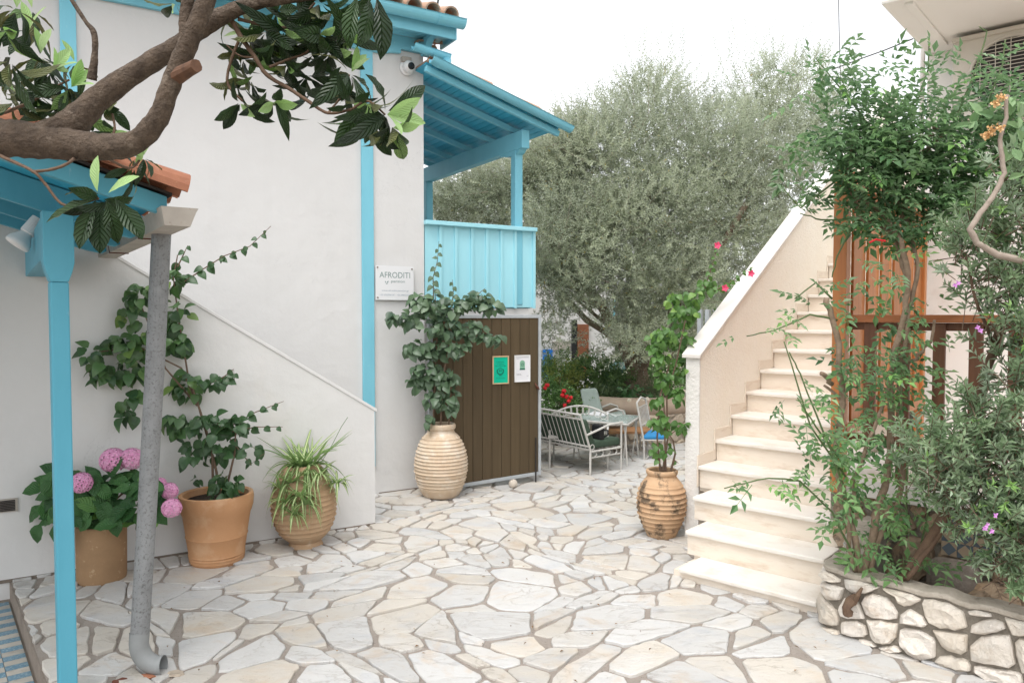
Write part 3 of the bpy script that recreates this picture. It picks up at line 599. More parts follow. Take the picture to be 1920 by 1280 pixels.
# lower three steps start further right: the core is set back there
b.prism([p+T_*(.26 if 0 else .0) for p in core if (p-FS.p).dot(A_) > -1.2*RUN], T_*1.07)
b2 = [FS.pt(-4*RUN+.05, .27, -.2)]
for n in range(1, 5): a = (n-5)*RUN; b2 += [FS.pt(a+.05, .27, (n-1)*RISE-.035-C0 if n > 1 else 0), FS.pt(a+.05, .27, n*RISE-.034-C0)]
b2 += [FS.pt(-.2*RUN, .27, 4*RISE-.036-C0), FS.pt(-.2*RUN, .27, -.2)]; b.prism(b2, T_*.84); obj('stair_core', b, m_marble, stair)
b = MB(); zt = lambda a: za+ps*(a-pa)
b.prism([FS.pt(rt, -PT, -.2), FS.pt(rt, -PT, zt(rt)+.012), FS.pt(aT+RUN, -PT, zt(aT+RUN)+.012), FS.pt(aT+RUN, -PT, -.2)], T_*PT); par = obj('parapet', b, m_cream, stair, bevel=.006)
b = MB(); b.prism([FS.pt(rt-.006, -PT-.004, -.2), FS.pt(rt-.006, .004, -.2), FS.pt(rt-.006, .004, zt(rt)-.0), FS.pt(rt-.006, -PT-.004, zt(rt)-.0)], A_*.012); obj('parapet_end', b, m_whiterough, stair)
b = MB(); b.prism([FS.pt(rt-.03, -PT-.03, zt(rt-.03)), FS.pt(aT+RUN, -PT-.03, zt(aT+RUN)), FS.pt(aT+RUN, -PT-.03, zt(aT+RUN)+.03), FS.pt(rt-.03, -PT-.03, zt(rt-.03)+.03)], T_*(PT+.05)); obj('coping', b, m_capmarble, stair, bevel=.004)
# ================================================================== TERRACE, RETAINING WALL, PLANTER
RW = Frame(PF.p-PF.n*.78, PF.e)                      # retaining wall face behind the planter
zs0 = RW.px(1700, 945, .05)[1]; zst = zs0+.115
x_st = FS.pt(-5*RUN, 1.14, 0)
def meet(Fr, d):                                     # s on frame Fr (offset d) where the stair's right side plane crosses
    q = Fr.p+Fr.n*d; k = (FS.p+T_*1.14-q).dot(T_)/Fr.e.dot(T_); return k
sm = meet(RW, 0)
rw = thing('retaining_wall', tuple(RW.pt(.8, 0, 0)), 'brown rubble retaining wall under a pale terrace slab behind the planter', 'wall')
b = MB(); b.prism([RW.pt(sm, -.02, -.2), RW.pt(4, -.02, -.2), RW.pt(4, -.02, zs0), RW.pt(sm, -.02, zs0)], RW.n*-.2); obj('mortar', b, m_wallmortar, rw)
b = MB(); b.prism([RW.pt(sm+.01, .05, zs0), RW.pt(4, .05, zs0), FS.pt(3.2, 5, zs0), FS.pt(3.2, 1.145, zs0)], UP*(zst-zs0)); obj('terrace_slab', b, m_capmarble, rw, bevel=.006)
b = MB(); b.prism([FS.pt(-1.2*RUN, 1.145, -.2), FS.pt(3.2, 1.145, -.2), FS.pt(3.2, 1.145, zs0-.001), FS.pt(-1.2*RUN, 1.145, zs0-.001)], T_*.05); obj('side_wall', b, m_build, rw)
def stone_wall(parent, mat, path, W, Hh, z0, size, seed, gap=.012, bulge=.03, fill=1.0, asp=1.25, name='stone', skip=None, sm=2):
    rg2 = np.random.default_rng(seed); P = []; Wt = []
    for k in range(6000):
        p = np.array([rg2.uniform(-.05, W+.05), rg2.uniform(-.04, Hh+.04)]); r = size*rg2.uniform(.75, 1.3)
        if all(((p[0]-q[0])/asp)**2+(p[1]-q[1])**2 > (.5*(r+w))**2 for q, w in zip(P, Wt)): P.append(p); Wt.append(r)
    for c0, c in cells(P, (np.array(Wt))**2*.6, (0, .005, W, Hh), lambda g, p: float(np.clip(g.gamma(4, gap/4), .005, .03)), rg2):
        if len(c) < 3 or area(c) < .0016: continue
        if skip and skip(c0): continue
        q = ragged(c, rg2, .42, .005, .06); n = len(q); ctr = q.mean(0); V = []
        L = np.linalg.norm(q-ctr, axis=1, keepdims=True)
        rings = [(0, -.01), (.003, bulge*.4), (.012, bulge*.8)]
        for ins, d in rings:
            for x, y in ctr+(q-ctr)*(1-np.minimum(ins/L, .4)): V.append(path(x, d*(1+.5*noise.noise(Vector((x*14, y*14, seed)))), z0+y))
        for x, y in ctr+(q-ctr)*.5: V.append(path(x, bulge*(1.0+.75*noise.noise(Vector((x*11, y*11, seed+5)))), z0+y))
        V.append(path(ctr[0], bulge*(1.1+.4*noise.noise(Vector((ctr[0]*9, ctr[1]*9, seed+9)))), z0+ctr[1]))
        m = MB(); Fc = [(j*n+i, j*n+(i+1) % n, (j+1)*n+(i+1) % n, (j+1)*n+i) for j in range(3) for i in range(n)]+[(3*n+i, 3*n+(i+1) % n, 4*n) for i in range(n)]
        m.add(V, Fc); obj(name, m, mat, parent, smooth=sm)
pw = thing('stone_planter', tuple(PF.pt(.7, 0, 0)), 'low curved planter wall of white rubble stones in dark mortar', 'planter')
# the front runs along PF, then turns round a corner to the staircase
CR = .13; LB = .66; HP = .385
cc = PF.pt(CR, -CR, 0); back = -PF.n
def ppath(s, d, z):                                  # s from the back of the left flank, round the corner, along the front
    if s < LB: return cc-PF.e*(CR+d)+back*(LB-s)+UP*z
    t = (s-LB)/CR
    if t < math.pi/2: return cc+(-PF.e*math.cos(t)+PF.n*math.sin(t))*(CR+d)+UP*z
    return PF.pt(CR+(s-LB-CR*math.pi/2), d, z)
LT = LB+CR*math.pi/2+2.4; SS = list(np.linspace(0, LB, 9))+list(LB+CR*np.linspace(.2, math.pi/2, 6))+list(np.linspace(LB+CR*math.pi/2+.05, LT, 44))
zt_ = lambda s: HP+(.14 if s < LB*.62 else 0)+.022*noise.noise(Vector((s*9, 2, 0)))
def strip(d0, d1, z0f, z1f, mb):
    V = []
    for s in SS: V += [ppath(s, d0, z0f(s)), ppath(s, d0, z1f(s)), ppath(s, d1, z1f(s)), ppath(s, d1, z0f(s))]
    n = len(SS); Fc = [(4*i+k, 4*i+(k+1) % 4, 4*i+4+(k+1) % 4, 4*i+4+k) for i in range(n-1) for k in range(4)]+[(3, 2, 1, 0), (4*n-4, 4*n-3, 4*n-2, 4*n-1)]
    mb.add(V, Fc)
b = MB(); strip(-.003, -.12, lambda s: -.2, lambda s: zt_(s)-.03, b); obj('mortar', b, m_wallmortar, pw)
b = MB(); strip(.012, -.13, lambda s: zt_(s)-.03, zt_, b); obj('coping', b, m_coping, pw, bevel=.012)
stone_wall(pw, m_wallstone, ppath, LT, HP-.035, 0, .118, 4, gap=.006, bulge=.034, asp=1.35, sm=False)
b = MB(); V = [RW.pt(sm, 0, .14), RW.pt(4, 0, .14), PF.pt(4, -.1, .14), PF.pt(.08, -.1, .14), PF.pt(.02, -.3, .14)]; b.add(V, [(0, 4, 3, 2, 1)]); obj('soil', b, m_soil, pw)
stone_wall(rw, m_brownstone, lambda s, d, z: RW.pt(sm+.02+s, d-.02, z), 2.3, zs0-.13, .13, .17, 9, gap=.008, bulge=.04)
tl = Frame(RW.pt(0, .02, 0), RW.e); (ta, tz), (tb2, _) = tl.px(1770, 962), tl.px(1850, 962); ts = .085
for i in range(4):                                   # patterned tiles set into the wall beside the rubble
    for j in range(3):
        q = tl.pt(ta+ts*(i+.5), .03, zs0-.012-ts*(j+.5)); h = ts*.49
        b = MB(); b.prism([q-RW.e*h-UP*h, q+RW.e*h-UP*h, q+RW.e*h+UP*h, q-RW.e*h+UP*h], RW.n*.012); t_ = obj('patterned_tile', b, (m_tilea, m_tilec)[(i+j) % 2], rw)
        b = MB(); b.prism([q+RW.n*.0125+RW.e*h*.96*math.cos(x)+UP*h*.96*math.sin(x) for x in (0, math.pi/2, math.pi, 4.712)], RW.n*.003); obj('diamond', b, (m_tilec, m_tilea)[(i+j) % 2], t_)
# things lying in the planter
ms = at(1787, 1092, RW.pt(.9, .25, 0)[1]); q = gp(1787, 1118, .14); r = 46*q[1]/F
b = MB(); prof = [(0, -.055)]+[(r*(1-.05*abs(t)**3)*math.sqrt(max(0, 1-(abs(t))**6))*1.0, .055*1.7*t) for t in np.linspace(-.98, .98, 13)]+[(0, .092)]
prof = [(r*(1-abs(t)**4)**.35, r*.85*t) for t in np.linspace(-1, 1, 19)]
b.lathe(prof, q+UP*r*.72, 28, nrm(vec(.25, .35, 1)), wob=.012)
msn = solo('millstone', b, m_millstone, 'round grey millstone with a small hole lying in the stone planter', 'stone', smooth=True)
b = MB(); e = nrm(vec(-.12, -.8, -.25)); cq = q+UP*r*.72+e*r*.90; b.tube([cq, cq+e*.012], .016, 12); msh = obj('hole', b, m_dark, None); msh.parent = msn; msh.matrix_basis = Matrix.Translation(-Vector(ORG[msn.name]))
q = gp(1858, 1135, .14); b = MB(); b.ball(q+UP*.03, .15, 16, (1.2, .8, .62), .28, 4); solo('boulder', b, m_brownstone, 'rough brown boulder in the planter right of the millstone', 'stone')
for u, v, r, sd_ in ((1722, 1082, .075, 1), (1690, 1060, .06, 2)):
    q = gp(u, v, .14); b = MB(); b.ball(q+UP*.02, r, 12, (1.3, .9, .7), .25, sd_); solo('fieldstone', b, m_earthstone, ('flat tan stone beside the millstone', 'small tan stone behind the flat one')[sd_-1]+' in the planter soil', 'stone')
q = gp(1605, 1190, .0); q = PF.pt(PF.px(1603, 1120, .03)[0], .02, PF.px(1603, 1120, .03)[1])
b = MB(); b.tube([q+UP*.0-PF.n*.02, q+PF.n*.05-PF.e*.01-UP*.015, q+PF.n*.075-PF.e*.02-UP*.045, q+PF.n*.06-PF.e*.015-UP*.08], [.022, .026, .024, .03], 9, jit=.4)
b.tube([q+PF.n*.04+PF.e*.005-UP*.02, q+PF.n*.05+PF.e*.03+UP*.035, q+PF.n*.03+PF.e*.045+UP*.075], [.018, .014, .008], 8, jit=.3)
solo('cut_branch', b, m_twig, 'brown sawn branch stub growing out of the planter wall', 'branch')
# ================================================================== TIMBER SCREEN AND RAILING
SD = 1.19; sc0 = FS.px(1566, 700, SD)[0]; sc1 = FS.px(1719, 600, SD)[0]; zb_s = FS.px(1650, 782, SD)[1]; zt_s = FS.px(1600, 318, SD)[1]
scr = thing('timber_screen', tuple(FS.pt(sc0, SD, zst)), 'tall privacy screen of orange oiled upright boards beside the stairs', 'screen')
b = MB(); b.bar(FS.pt(sc0, SD+.03, zst-.1), FS.pt(sc0, SD+.03, zt_s), .085, .085, A_); obj('post', b, m_orange, scr, bevel=.005)
b = MB(); b.bar(FS.pt(sc1, SD+.03, zst-.0), FS.pt(sc1, SD+.03, zt_s), .07, .07, A_); obj('post', b, m_orange, scr, bevel=.005)
nbd = 12; st = (sc1-sc0-.1)/nbd
for k in range(nbd):
    w_ = st*(.86 if k % 2 == 0 else 1.08); a = sc0+.06+st*(k+.5); d = SD+.02*(k % 2)
    b = MB(); b.prism([FS.pt(a-w_/2, d, zb_s), FS.pt(a+w_/2, d, zb_s), FS.pt(a+w_/2, d, zt_s-.03-.02*random.random()), FS.pt(a-w_/2, d, zt_s-.03)], T_*.02); obj('board', b, m_orange, scr, bevel=.003)
for z in (zb_s+.03, zt_s-.12): 
    b = MB(); b.bar(FS.pt(sc0, SD+.065, z), FS.pt(sc1, SD+.065, z), .03, .07); obj('cross_rail', b, m_orange, scr)
FD = -.02; rs = RW.px(1570, 595, FD)[0]
fen = thing('timber_railing', tuple(RW.pt(rs, FD, zst)), 'low wooden terrace railing with flat top rail and dark balusters', 'railing')
zr = RW.px(1640, 590, FD+.04)[1]; zr2 = RW.px(1640, 604, FD+.04)[1]
b = MB(); b.prism([RW.pt(rs, FD-.06, zr2), RW.pt(3.6, FD-.06, zr2), RW.pt(3.6, FD-.06, zr), RW.pt(rs, FD-.06, zr)], RW.n*.13); obj('top_rail', b, m_redrail, fen, bevel=.005)
b = MB(); b.prism([RW.pt(rs+.03, FD-.015, zr2-.05), RW.pt(3.6, FD-.015, zr2-.05), RW.pt(3.6, FD-.015, zr2-.002), RW.pt(rs+.03, FD-.015, zr2-.002)], RW.n*.03); obj('under_rail', b, m_darkwood, fen)
zbr = RW.px(1640, 815, FD)[1]
b = MB(); b.prism([RW.pt(rs+.03, FD-.015, zbr-.05), RW.pt(3.6, FD-.015, zbr-.05), RW.pt(3.6, FD-.015, zbr), RW.pt(rs+.03, FD-.015, zbr)], RW.n*.03); obj('bottom_rail', b, m_darkwood, fen)
for k, u in enumerate((1634, 1697, 1763, 1832, 1906, 1985, 2070)):
    s = RW.px(u, 700, FD)[0]; w_ = .037 if u != 1763 else .034; zb2 = zst if u in (1697, 1763) else zbr-.03
    b = MB(); b.prism([RW.pt(s-w_, FD+.016, zb2), RW.pt(s+w_, FD+.016, zb2), RW.pt(s+w_, FD+.016, zr2-.003), RW.pt(s-w_, FD+.016, zr2-.003)], RW.n*.025); obj('baluster', b, m_darkwood, fen, bevel=.003)
# ================================================================== BUILDING ON THE RIGHT, AIR CONDITIONER
BC = FS.pt(sc1+.1, SD+.02, 0); FB = Frame(BC, T_)
cb_ = thing('cream_building', tuple(BC), 'cream rendered building with overhanging balcony slab at the right', 'building')
zsl = FB.px(1722, 107)[1]
b = MB(); b.prism([FB.pt(0, 0, -.2), FB.pt(7, 0, -.2), FB.pt(7, 0, zsl+.19), FB.pt(0, 0, zsl+.19)], A_*6); obj('wall', b, m_build, cb_)
b = MB(); b.prism([FB.pt(0, 1.4, zsl), FB.pt(7, 1.4, zsl), FB.pt(7, -.0+.002, zsl), FB.pt(0, .002, zsl)], UP*.2); obj('balcony_slab', b, m_build, cb_, bevel=.02)
b = MB(); b.prism([FB.pt(.14, 1.32, zsl-.02), FB.pt(.2, 1.32, zsl-.02), FB.pt(.2, .2, zsl-.02), FB.pt(.14, .2, zsl-.02)], UP*.02); obj('drip_groove', b, m_build, cb_, bevel=.006)
b = MB(); b.tube([FB.pt(-.03, .03, 2.2), FB.pt(-.03, .03, zsl+.1)], .02, 8); obj('drain', b, m_capmarble, cb_)
AD = .40; s0, zt1 = FB.px(1786, 80, AD); zb1 = FB.px(1786, 226, AD)[1]; aw = .92
acu = thing('air_conditioner', tuple(FB.pt(s0+.4, .2, zb1)), 'cream outdoor air conditioner unit on the wall beneath balcony slab', 'air conditioner')
b = MB(); b.prism([FB.pt(s0, AD, zb1), FB.pt(s0+aw, AD, zb1), FB.pt(s0+aw, AD, zt1), FB.pt(s0, AD, zt1)], -FB.n*.30); obj('casing', b, m_ac, acu, bevel=.02)
b = MB(); b.prism([FB.pt(s0-.006, AD+.006, zt1-.006), FB.pt(s0+aw, AD+.006, zt1-.006), FB.pt(s0+aw, AD+.006, zt1+.03), FB.pt(s0-.006, AD+.006, zt1+.03)], -FB.n*.31); obj('lid', b, m_ac, acu, bevel=.008)
cs, cz, fr_ = s0+.40, (zb1+zt1)/2-.01, .265
b = MB(); b.prism([FB.pt(cs+fr_*math.cos(t), AD+.001, cz+fr_*math.sin(t)) for t in np.linspace(0, 2*math.pi, 40)[:-1]], FB.n*.003); obj('fan_recess', b, m_dark, acu)
b = MB(); b.tube([FB.pt(cs+(fr_+.012)*math.cos(t), AD+.004, cz+(fr_+.012)*math.sin(t)) for t in np.linspace(0, 2*math.pi, 49)], .012, 8, cap=False); obj('fan_ring', b, m_ac, acu, smooth=True)
for k in range(19):
    h = -fr_+.028*(k+.5); w_ = math.sqrt(max(fr_**2-h*h, .001)); b = MB(); b.tube([FB.pt(cs-w_, AD+.016, cz+h), FB.pt(cs+w_, AD+.016, cz+h)], .0032, 5); obj('grille_bar', b, m_ac, acu)
for k in range(-2, 3):
    h = .1*k; w_ = math.sqrt(fr_**2-h*h); b = MB(); b.tube([FB.pt(cs+h, AD+.02, cz-w_), FB.pt(cs+h, AD+.02, cz+w_)], .003, 5); obj('grille_bar', b, m_ac, acu)
for k in range(3):
    t = k*2.09; q = [FB.pt(cs, AD+.006, cz), FB.pt(cs+.22*math.cos(t), AD+.008, cz+.22*math.sin(t)), FB.pt(cs+.22*math.cos(t+.8), AD+.006, cz+.22*math.sin(t+.8))]; b = MB(); b.prism(q, FB.n*.003); obj('fan_blade', b, m_dark, acu)
# ================================================================== GATE with posters
GA, GB = at(806, 900, F*H/(925-588)*.99), at(1014, 900, F*H/(915-588)*1.03)
GF = Frame(GA, GB-GA); gs1 = GF.px(1014, 700)[0]; gs0 = GF.px(803, 700)[0]
gate = thing('wooden_gate', tuple(GF.pt(.5, 0, 0)), 'brown plank gate in galvanised frame standing open under the blue balcony', 'gate')
zgt = GF.px(950, 590)[1]; zl = GF.px(870, 912)[1]; zr_ = GF.px(1013, 889)[1]; s87 = GF.px(870, 912)[0]
zbo = lambda s: zr_+(zl-zr_)*(s-gs1)/(s87-gs1); fw = .045
b = MB()
for pq in ([(gs0, zgt), (gs1, zgt), (gs1, zgt-fw*.8), (gs0, zgt-fw*.8)], [(gs0, zbo(gs0)), (gs1, zbo(gs1)), (gs1, zbo(gs1)+fw*.8), (gs0, zbo(gs0)+fw*.8)],
           [(gs1-fw*.72, zbo(gs1)+fw*.8), (gs1, zbo(gs1)+fw*.8), (gs1, zgt-fw*.8), (gs1-fw*.72, zgt-fw*.8)], [(gs0, zbo(gs0)+fw*.8), (gs0+fw, zbo(gs0)+fw*.8), (gs0+fw, zgt-fw*.8), (gs0, zgt-fw*.8)]):
    b.prism([GF.pt(s, .012, z) for s, z in pq], -GF.n*.04)
obj('frame', b, m_steel, gate, bevel=.003)
np_ = 11; x0, x1 = gs0+fw+.002, gs1-fw*.72-.002; pwid = (x1-x0)/np_; scw = MB()
zm = GF.px(985, 741)[1]
for k in range(np_):
    a, c_ = x0+pwid*k+.002, x0+pwid*(k+1)-.002; j = .0015*random.random()
    b = MB(); b.prism([GF.pt(a, .003+j, zbo(a)+fw*.8), GF.pt(c_, .003+j, zbo(c_)+fw*.8), GF.pt(c_, .003+j, zgt-fw*.8), GF.pt(a, .003+j, zgt-fw*.8)], -GF.n*.02); obj('plank', b, m_brownwood, gate, bevel=.003)
    for q in (a+.018, c_-.018):
        for z in (zgt-.095, zm, zbo(q)+.09): scw.tube([GF.pt(q, .003, z), GF.pt(q, .0065, z)], .004, 6)
obj('screws', scw, m_rust, gate, kind='stuff')
b = MB(); b.bar(GF.pt(x0, -.012, zm), GF.pt(x1, -.012, zm), .0, .0) if 0 else b.prism([GF.pt(x0, -.02, zm-.03), GF.pt(x1, -.02, zm-.03), GF.pt(x1, -.02, zm+.03), GF.pt(x0, -.02, zm+.03)], -GF.n*.02); obj('ledge', b, m_brownwood, gate)
ds = GF.px(1003, 900)[0]; b = MB(); b.tube([GF.pt(ds, .02, .012), GF.pt(ds, .02, .5)], .008, 8) ; obj('drop_bolt', b, m_dark, gate)
ls, lz = GF.px(1006, 726); b = MB(); b.tube([GF.pt(ls, .004, lz), GF.pt(ls, .03, lz)], .015, 10); b.tube([GF.pt(ls+.02, .03, lz-.02), GF.pt(ls-.015, .035, lz+.015), GF.pt(ls-.03, .02, lz+.05)], .007, 8); obj('latch', b, m_rust, gate)
b = MB(); q = gp(962, 915); b.ball(q+UP*.048, .05, 18, (1, 1, .96), .10, 3); solo('round_stone', b, mk('pale_pebble', (.58, .52, .45), (.5, .44, .37), 12, .8, .3, 40), 'pale round stone lying under the open brown gate', 'stone', smooth=True)
# ------------------------------------------------------------------ lettering
def text(body, Fm, s0, s1, zc, d, mat, parent, name='lettering', hfix=None):
    cu = bpy.data.curves.new(name, 'FONT'); cu.body = body; cu.align_x = 'CENTER'; cu.align_y = 'CENTER'; cu.resolution_u = 3; cu.extrude = 0
    o = bpy.data.objects.new(name, cu); COL.objects.link(o); bpy.context.view_layer.update()
    me = bpy.data.meshes.new_from_object(o); bpy.data.objects.remove(o); bpy.data.curves.remove(cu)
    co = np.empty(len(me.vertices)*3, np.float32); me.vertices.foreach_get('co', co); co = co.reshape(-1, 3)
    w, h = np.ptp(co[:, 0]), np.ptp(co[:, 1]); kx = (s1-s0)/w; ky = kx if hfix is None else hfix/h
    x = (co[:, 0]-(co[:, 0].max()+co[:, 0].min())/2)*kx+(s0+s1)/2; y = (co[:, 1]-(co[:, 1].max()+co[:, 1].min())/2)*ky+zc
    new = Fm.p+np.outer(x, Fm.e)+Fm.n*d+np.outer(y, UP)-(ORG[parent.name]); me.vertices.foreach_set('co', new.astype(np.float32).ravel()); me.update()
    return obj(name, me, mat, parent)
(sa, za_), (sb, zb3) = F2.px(704, 496, .03), F2.px(776, 563, .03); zA1 = F2.px(705, 497, .03)[1]; zA0 = F2.px(740, 562.5, .03)[1]
sg = thing('name_sign', tuple(F2.pt(sa, .03, zA0)), 'pale square wall sign with thin lettering and four corner screws', 'sign')
b = MB(); b.prism([F2.pt(sa, .018, zA0), F2.pt(sb, .018, zA0), F2.pt(sb, .018, zA1-.006), F2.pt(sa, .018, zA1)], F2.n*.012); obj('board', b, m_board, sg, bevel=.001)
Wd, Hd = sb-sa, zA1-zA0; X = lambda t: sa+Wd*t; Z = lambda t: zA0+Hd*t
text('AFRODITI', F2, X(.10), X(.90), Z(.73), .0312, m_ink, sg, hfix=Hd*.17)
text('pansion', F2, X(.40), X(.76), Z(.535), .0312, m_ink, sg, hfix=Hd*.10)
text('www.afroditi-pansion.gr', F2, X(.15), X(.87), Z(.27), .0312, m_inkb, sg, hfix=Hd*.058)
text('+30 6932906187 - +30 6983224346', F2, X(.10), X(.93), Z(.15), .0312, m_inkb, sg, hfix=Hd*.045)
b = MB()
for c_, ang, l, w_ in ((.275, 2.2, .065, .012), (.295, 1.05, .065, .018), (.285, .12, .06, .012)):
    o = F2.pt(X(c_), .0312, Z(.49 if ang > .5 else .475)); u_ = F2.e*math.cos(ang)+UP*math.sin(ang); v_ = -F2.e*math.sin(ang)+UP*math.cos(ang)
    if ang < .5: o = o-u_*l*Wd*.5
    b.add([o, o+u_*l*Wd*.5+v_*w_*Wd, o+u_*l*Wd*1.1, o+u_*l*Wd*.5-v_*w_*Wd], [(0, 3, 2, 1)])
obj('leaf_emblem', b, m_ink, sg)
for x, z in ((.05, .94), (.95, .92), (.05, .07), (.95, .07)):
    b = MB(); b.tube([F2.pt(X(x), .03, Z(z)), F2.pt(X(x), .037, Z(z))], .0085, 12); obj('screw', b, m_rust if 0 else mk('screw_cap', (.28, .24, .21), None, 5, .4, 0, metal=.5), sg)
def framed(u0, v0, u1, v1, name, label, fm, pm):
    s0, z1 = GF.px(u0, v0, .02); s1, z0 = GF.px(u1, v1, .02); o = thing(name, tuple(GF.pt((s0+s1)/2, .012, z0)), label, 'framed certificate')
    k = .012; b = MB()
    for q in ([(s0, z0), (s1, z0), (s1, z0+k), (s0, z0+k)], [(s0, z1-k), (s1, z1-k), (s1, z1), (s0, z1)], [(s0, z0+k), (s0+k, z0+k), (s0+k, z1-k), (s0, z1-k)], [(s1-k, z0+k), (s1, z0+k), (s1, z1-k), (s1-k, z1-k)]):
        b.prism([GF.pt(s, .025, z) for s, z in q], -GF.n*.016)
    obj('frame', b, fm, o); b = MB(); b.prism([GF.pt(s0+k*.6, .018, z0+k*.6), GF.pt(s1-k*.6, .018, z0+k*.6), GF.pt(s1-k*.6, .018, z1-k*.6), GF.pt(s0+k*.6, .018, z1-k*.6)], -GF.n*.006); obj('print', b, pm, o)
    return o, (lambda t: s0+(s1-s0)*t), (lambda t: z1+(z0-z1)*t), s1-s0
def ring(mb, X, Z, cx, cz, r0, r1, w, d=.0186, t0=0, t1=2*math.pi):
    P = []; n = 20
    for t in np.linspace(t0, t1, n): P += [GF.pt(X(cx)+r0*w*math.cos(t), d, Z(cz)+r0*w*math.sin(t)), GF.pt(X(cx)+r1*w*math.cos(t), d, Z(cz)+r1*w*math.sin(t))]
    mb.add(P, [(2*i, 2*i+1, 2*i+3, 2*i+2) for i in range(n-1)])
o, X, Z, w = framed(923.5, 667.5, 954, 719, 'green_certificate', 'green award certificate in a pale wooden frame on the brown gate', m_pale, m_pgreen)
text('Tripadvisor', GF, X(.24), X(.72), Z(.22), .0186, m_inkd, o, hfix=.018); text("Travellers'", GF, X(.27), X(.70), Z(.29), .0186, m_inkd, o, hfix=.014); text("Choice Best of Best", GF, X(.15), X(.85), Z(.355), .0186, m_inkd, o, hfix=.014)
b = MB(); ring(b, X, Z, .48, .54, .18, .15, w); ring(b, X, Z, .48, .54, .225, .19, w, t0=2.6, t1=5.2); ring(b, X, Z, .48, .54, .225, .19, w, t0=4.2, t1=6.8)
for k in (-.05, .05): ring(b, X, Z, .48+k, .54, .042, .022, w); ring(b, X, Z, .48+k, .54, .008, .0, w)
ring(b, X, Z, .48, .55, .11, .09, w, t0=.5, t1=2.64); obj('emblem', b, m_inkd, o)
text('2020', GF, X(.40), X(.56), Z(.70), .0186, m_inkd, o, hfix=.014); text('Afroditi Pansion', GF, X(.22), X(.78), Z(.79), .0186, m_inkd, o, hfix=.010)
o, X, Z, w = framed(965, 666, 994, 715, 'white_certificate', 'white award certificate with green badge in white frame on the gate', m_white, m_paper)
b = MB(); P = [GF.pt(X(.34), .0186, Z(.54)), GF.pt(X(.66), .0186, Z(.54))]+[GF.pt(X(.5)+.17*w*math.cos(t), .0186, Z(.30)+.17*w*math.sin(t)) for t in np.linspace(0, math.pi, 12)]; b.add(P, [tuple(range(len(P)))]); obj('badge', b, m_badge, o)
b = MB(); ring(b, X, Z, .5, .35, .10, .085, w, .0192)
for k in (-.04, .04): ring(b, X, Z, .5+k, .35, .03, .012, w, .0192)
P = [GF.pt(X(x), .0192, Z(y)) for x, y in ((.33, .50), (.67, .50), (.68, .55), (.32, .55))]; b.add(P, [(0, 3, 2, 1)]); obj('emblem', b, m_inkd, o)
text('Tripadvisor', GF, X(.12), X(.30), Z(.13), .0186, m_inkk, o, hfix=.008); text('Travellers', GF, X(.13), X(.40), Z(.70), .0186, m_inkk, o, hfix=.010); text("Choice 2021", GF, X(.13), X(.44), Z(.735), .0186, m_inkk, o, hfix=.010); text('2021', GF, X(.78), X(.90), Z(.78), .0186, m_inkk, o, hfix=.010)
# ------------------------------------------------------------------ security camera, cables
cs_, cz_ = F2.px(765, 126, .05); cm = thing('security_camera', tuple(F2.pt(cs_, 0, cz_)), 'white dome security camera with black lens under the blue eaves', 'camera')
b = MB(); b.lathe([(0, 0), (.075, .0), (.078, .02), (.06, .035), (0, .035)], F2.pt(cs_, .003, cz_), 24, F2.n); obj('base', b, m_white, cm, smooth=False)
b = MB(); b.ball(F2.pt(cs_+.0, .065, cz_), .06, 20); obj('dome', b, m_white, cm, smooth=True)
la = nrm(F2.n*.9+F2.e*.10-UP*.12); b = MB(); b.lathe([(.0, .0), (.036, .0), (.036, .012), (.028, .016), (0, .014)], F2.pt(cs_, .065, cz_)+la*.05, 20, la); obj('lens', b, m_glass, cm)
s0, z0 = F2.px(763, 112, .05); b = MB(); b.box(F2.pt(s0, .03, z0+.0), F2.e*.05, F2.n*.027, UP*.028); obj('junction_box', b, m_gutter, cm, bevel=.004)
def cable(pts, label, r=.006):
    b = MB(); b.tube(pts, r, 6); solo('cable', b, m_dark, label, 'cable')
cable([at(1570, -120, 9), at(1573, 40, 9.2), at(1576, 160, 9.4), at(1577, 300, 9.6)], 'thin overhead cable hanging straight down against the white sky', .004)
cable([at(1560, 131, 9.0), at(1610, 112, 8.4), at(1660, 94, 7.9), at(1712, 73, 7.4)], 'overhead cable running from the cream building across the sky', .006)
q = F2.pt(.0, -1.2, 0); a0 = at(815, 40, q[1]+.3); cable([a0-UP*.6, a0, at(832, -60, q[1]+.3)], 'thin grey aerial pole above the blue eaves tiles', .012)
# ================================================================== LEAVES
def leaf_tmpl(nl, wid, fold=.12, curl=.25, peak=.5, halves=1, wave=0.0):
    """one leaf along +Y, length 1, normal +Z; wid = full width; peak = where it is widest"""
    V, UV = [], []
    for i in range(nl+1):
        t = i/nl; k = t**(math.log(.5)/math.log(peak)); w = wid*.5*max(math.sin(math.pi*k), 0)**.85
        z0 = -curl*t*t; y = t*(1-.35*curl*t)
        for j in range(-halves, halves+1):
            a = j/halves; V.append((w*a, y, z0+fold*abs(a)*w*2+wave*math.sin(t*17)*abs(a)*w)); UV.append((.5+.5*a, t))
    m = 2*halves+1
    Fc = [(i*m+j, i*m+j+1, (i+1)*m+j+1, (i+1)*m+j) for i in range(nl) for j in range(m-1)]
    return np.array(V), Fc, np.array(UV)
DIA = (np.array([(0, 0, 0), (.5, .45, .12), (0, 1, -.12), (-.5, .45, .12)]), [(0, 1, 2), (0, 2, 3)], np.array([(.5, 0), (1, .45), (.5, 1), (0, .45)]))   # cheap folded diamond
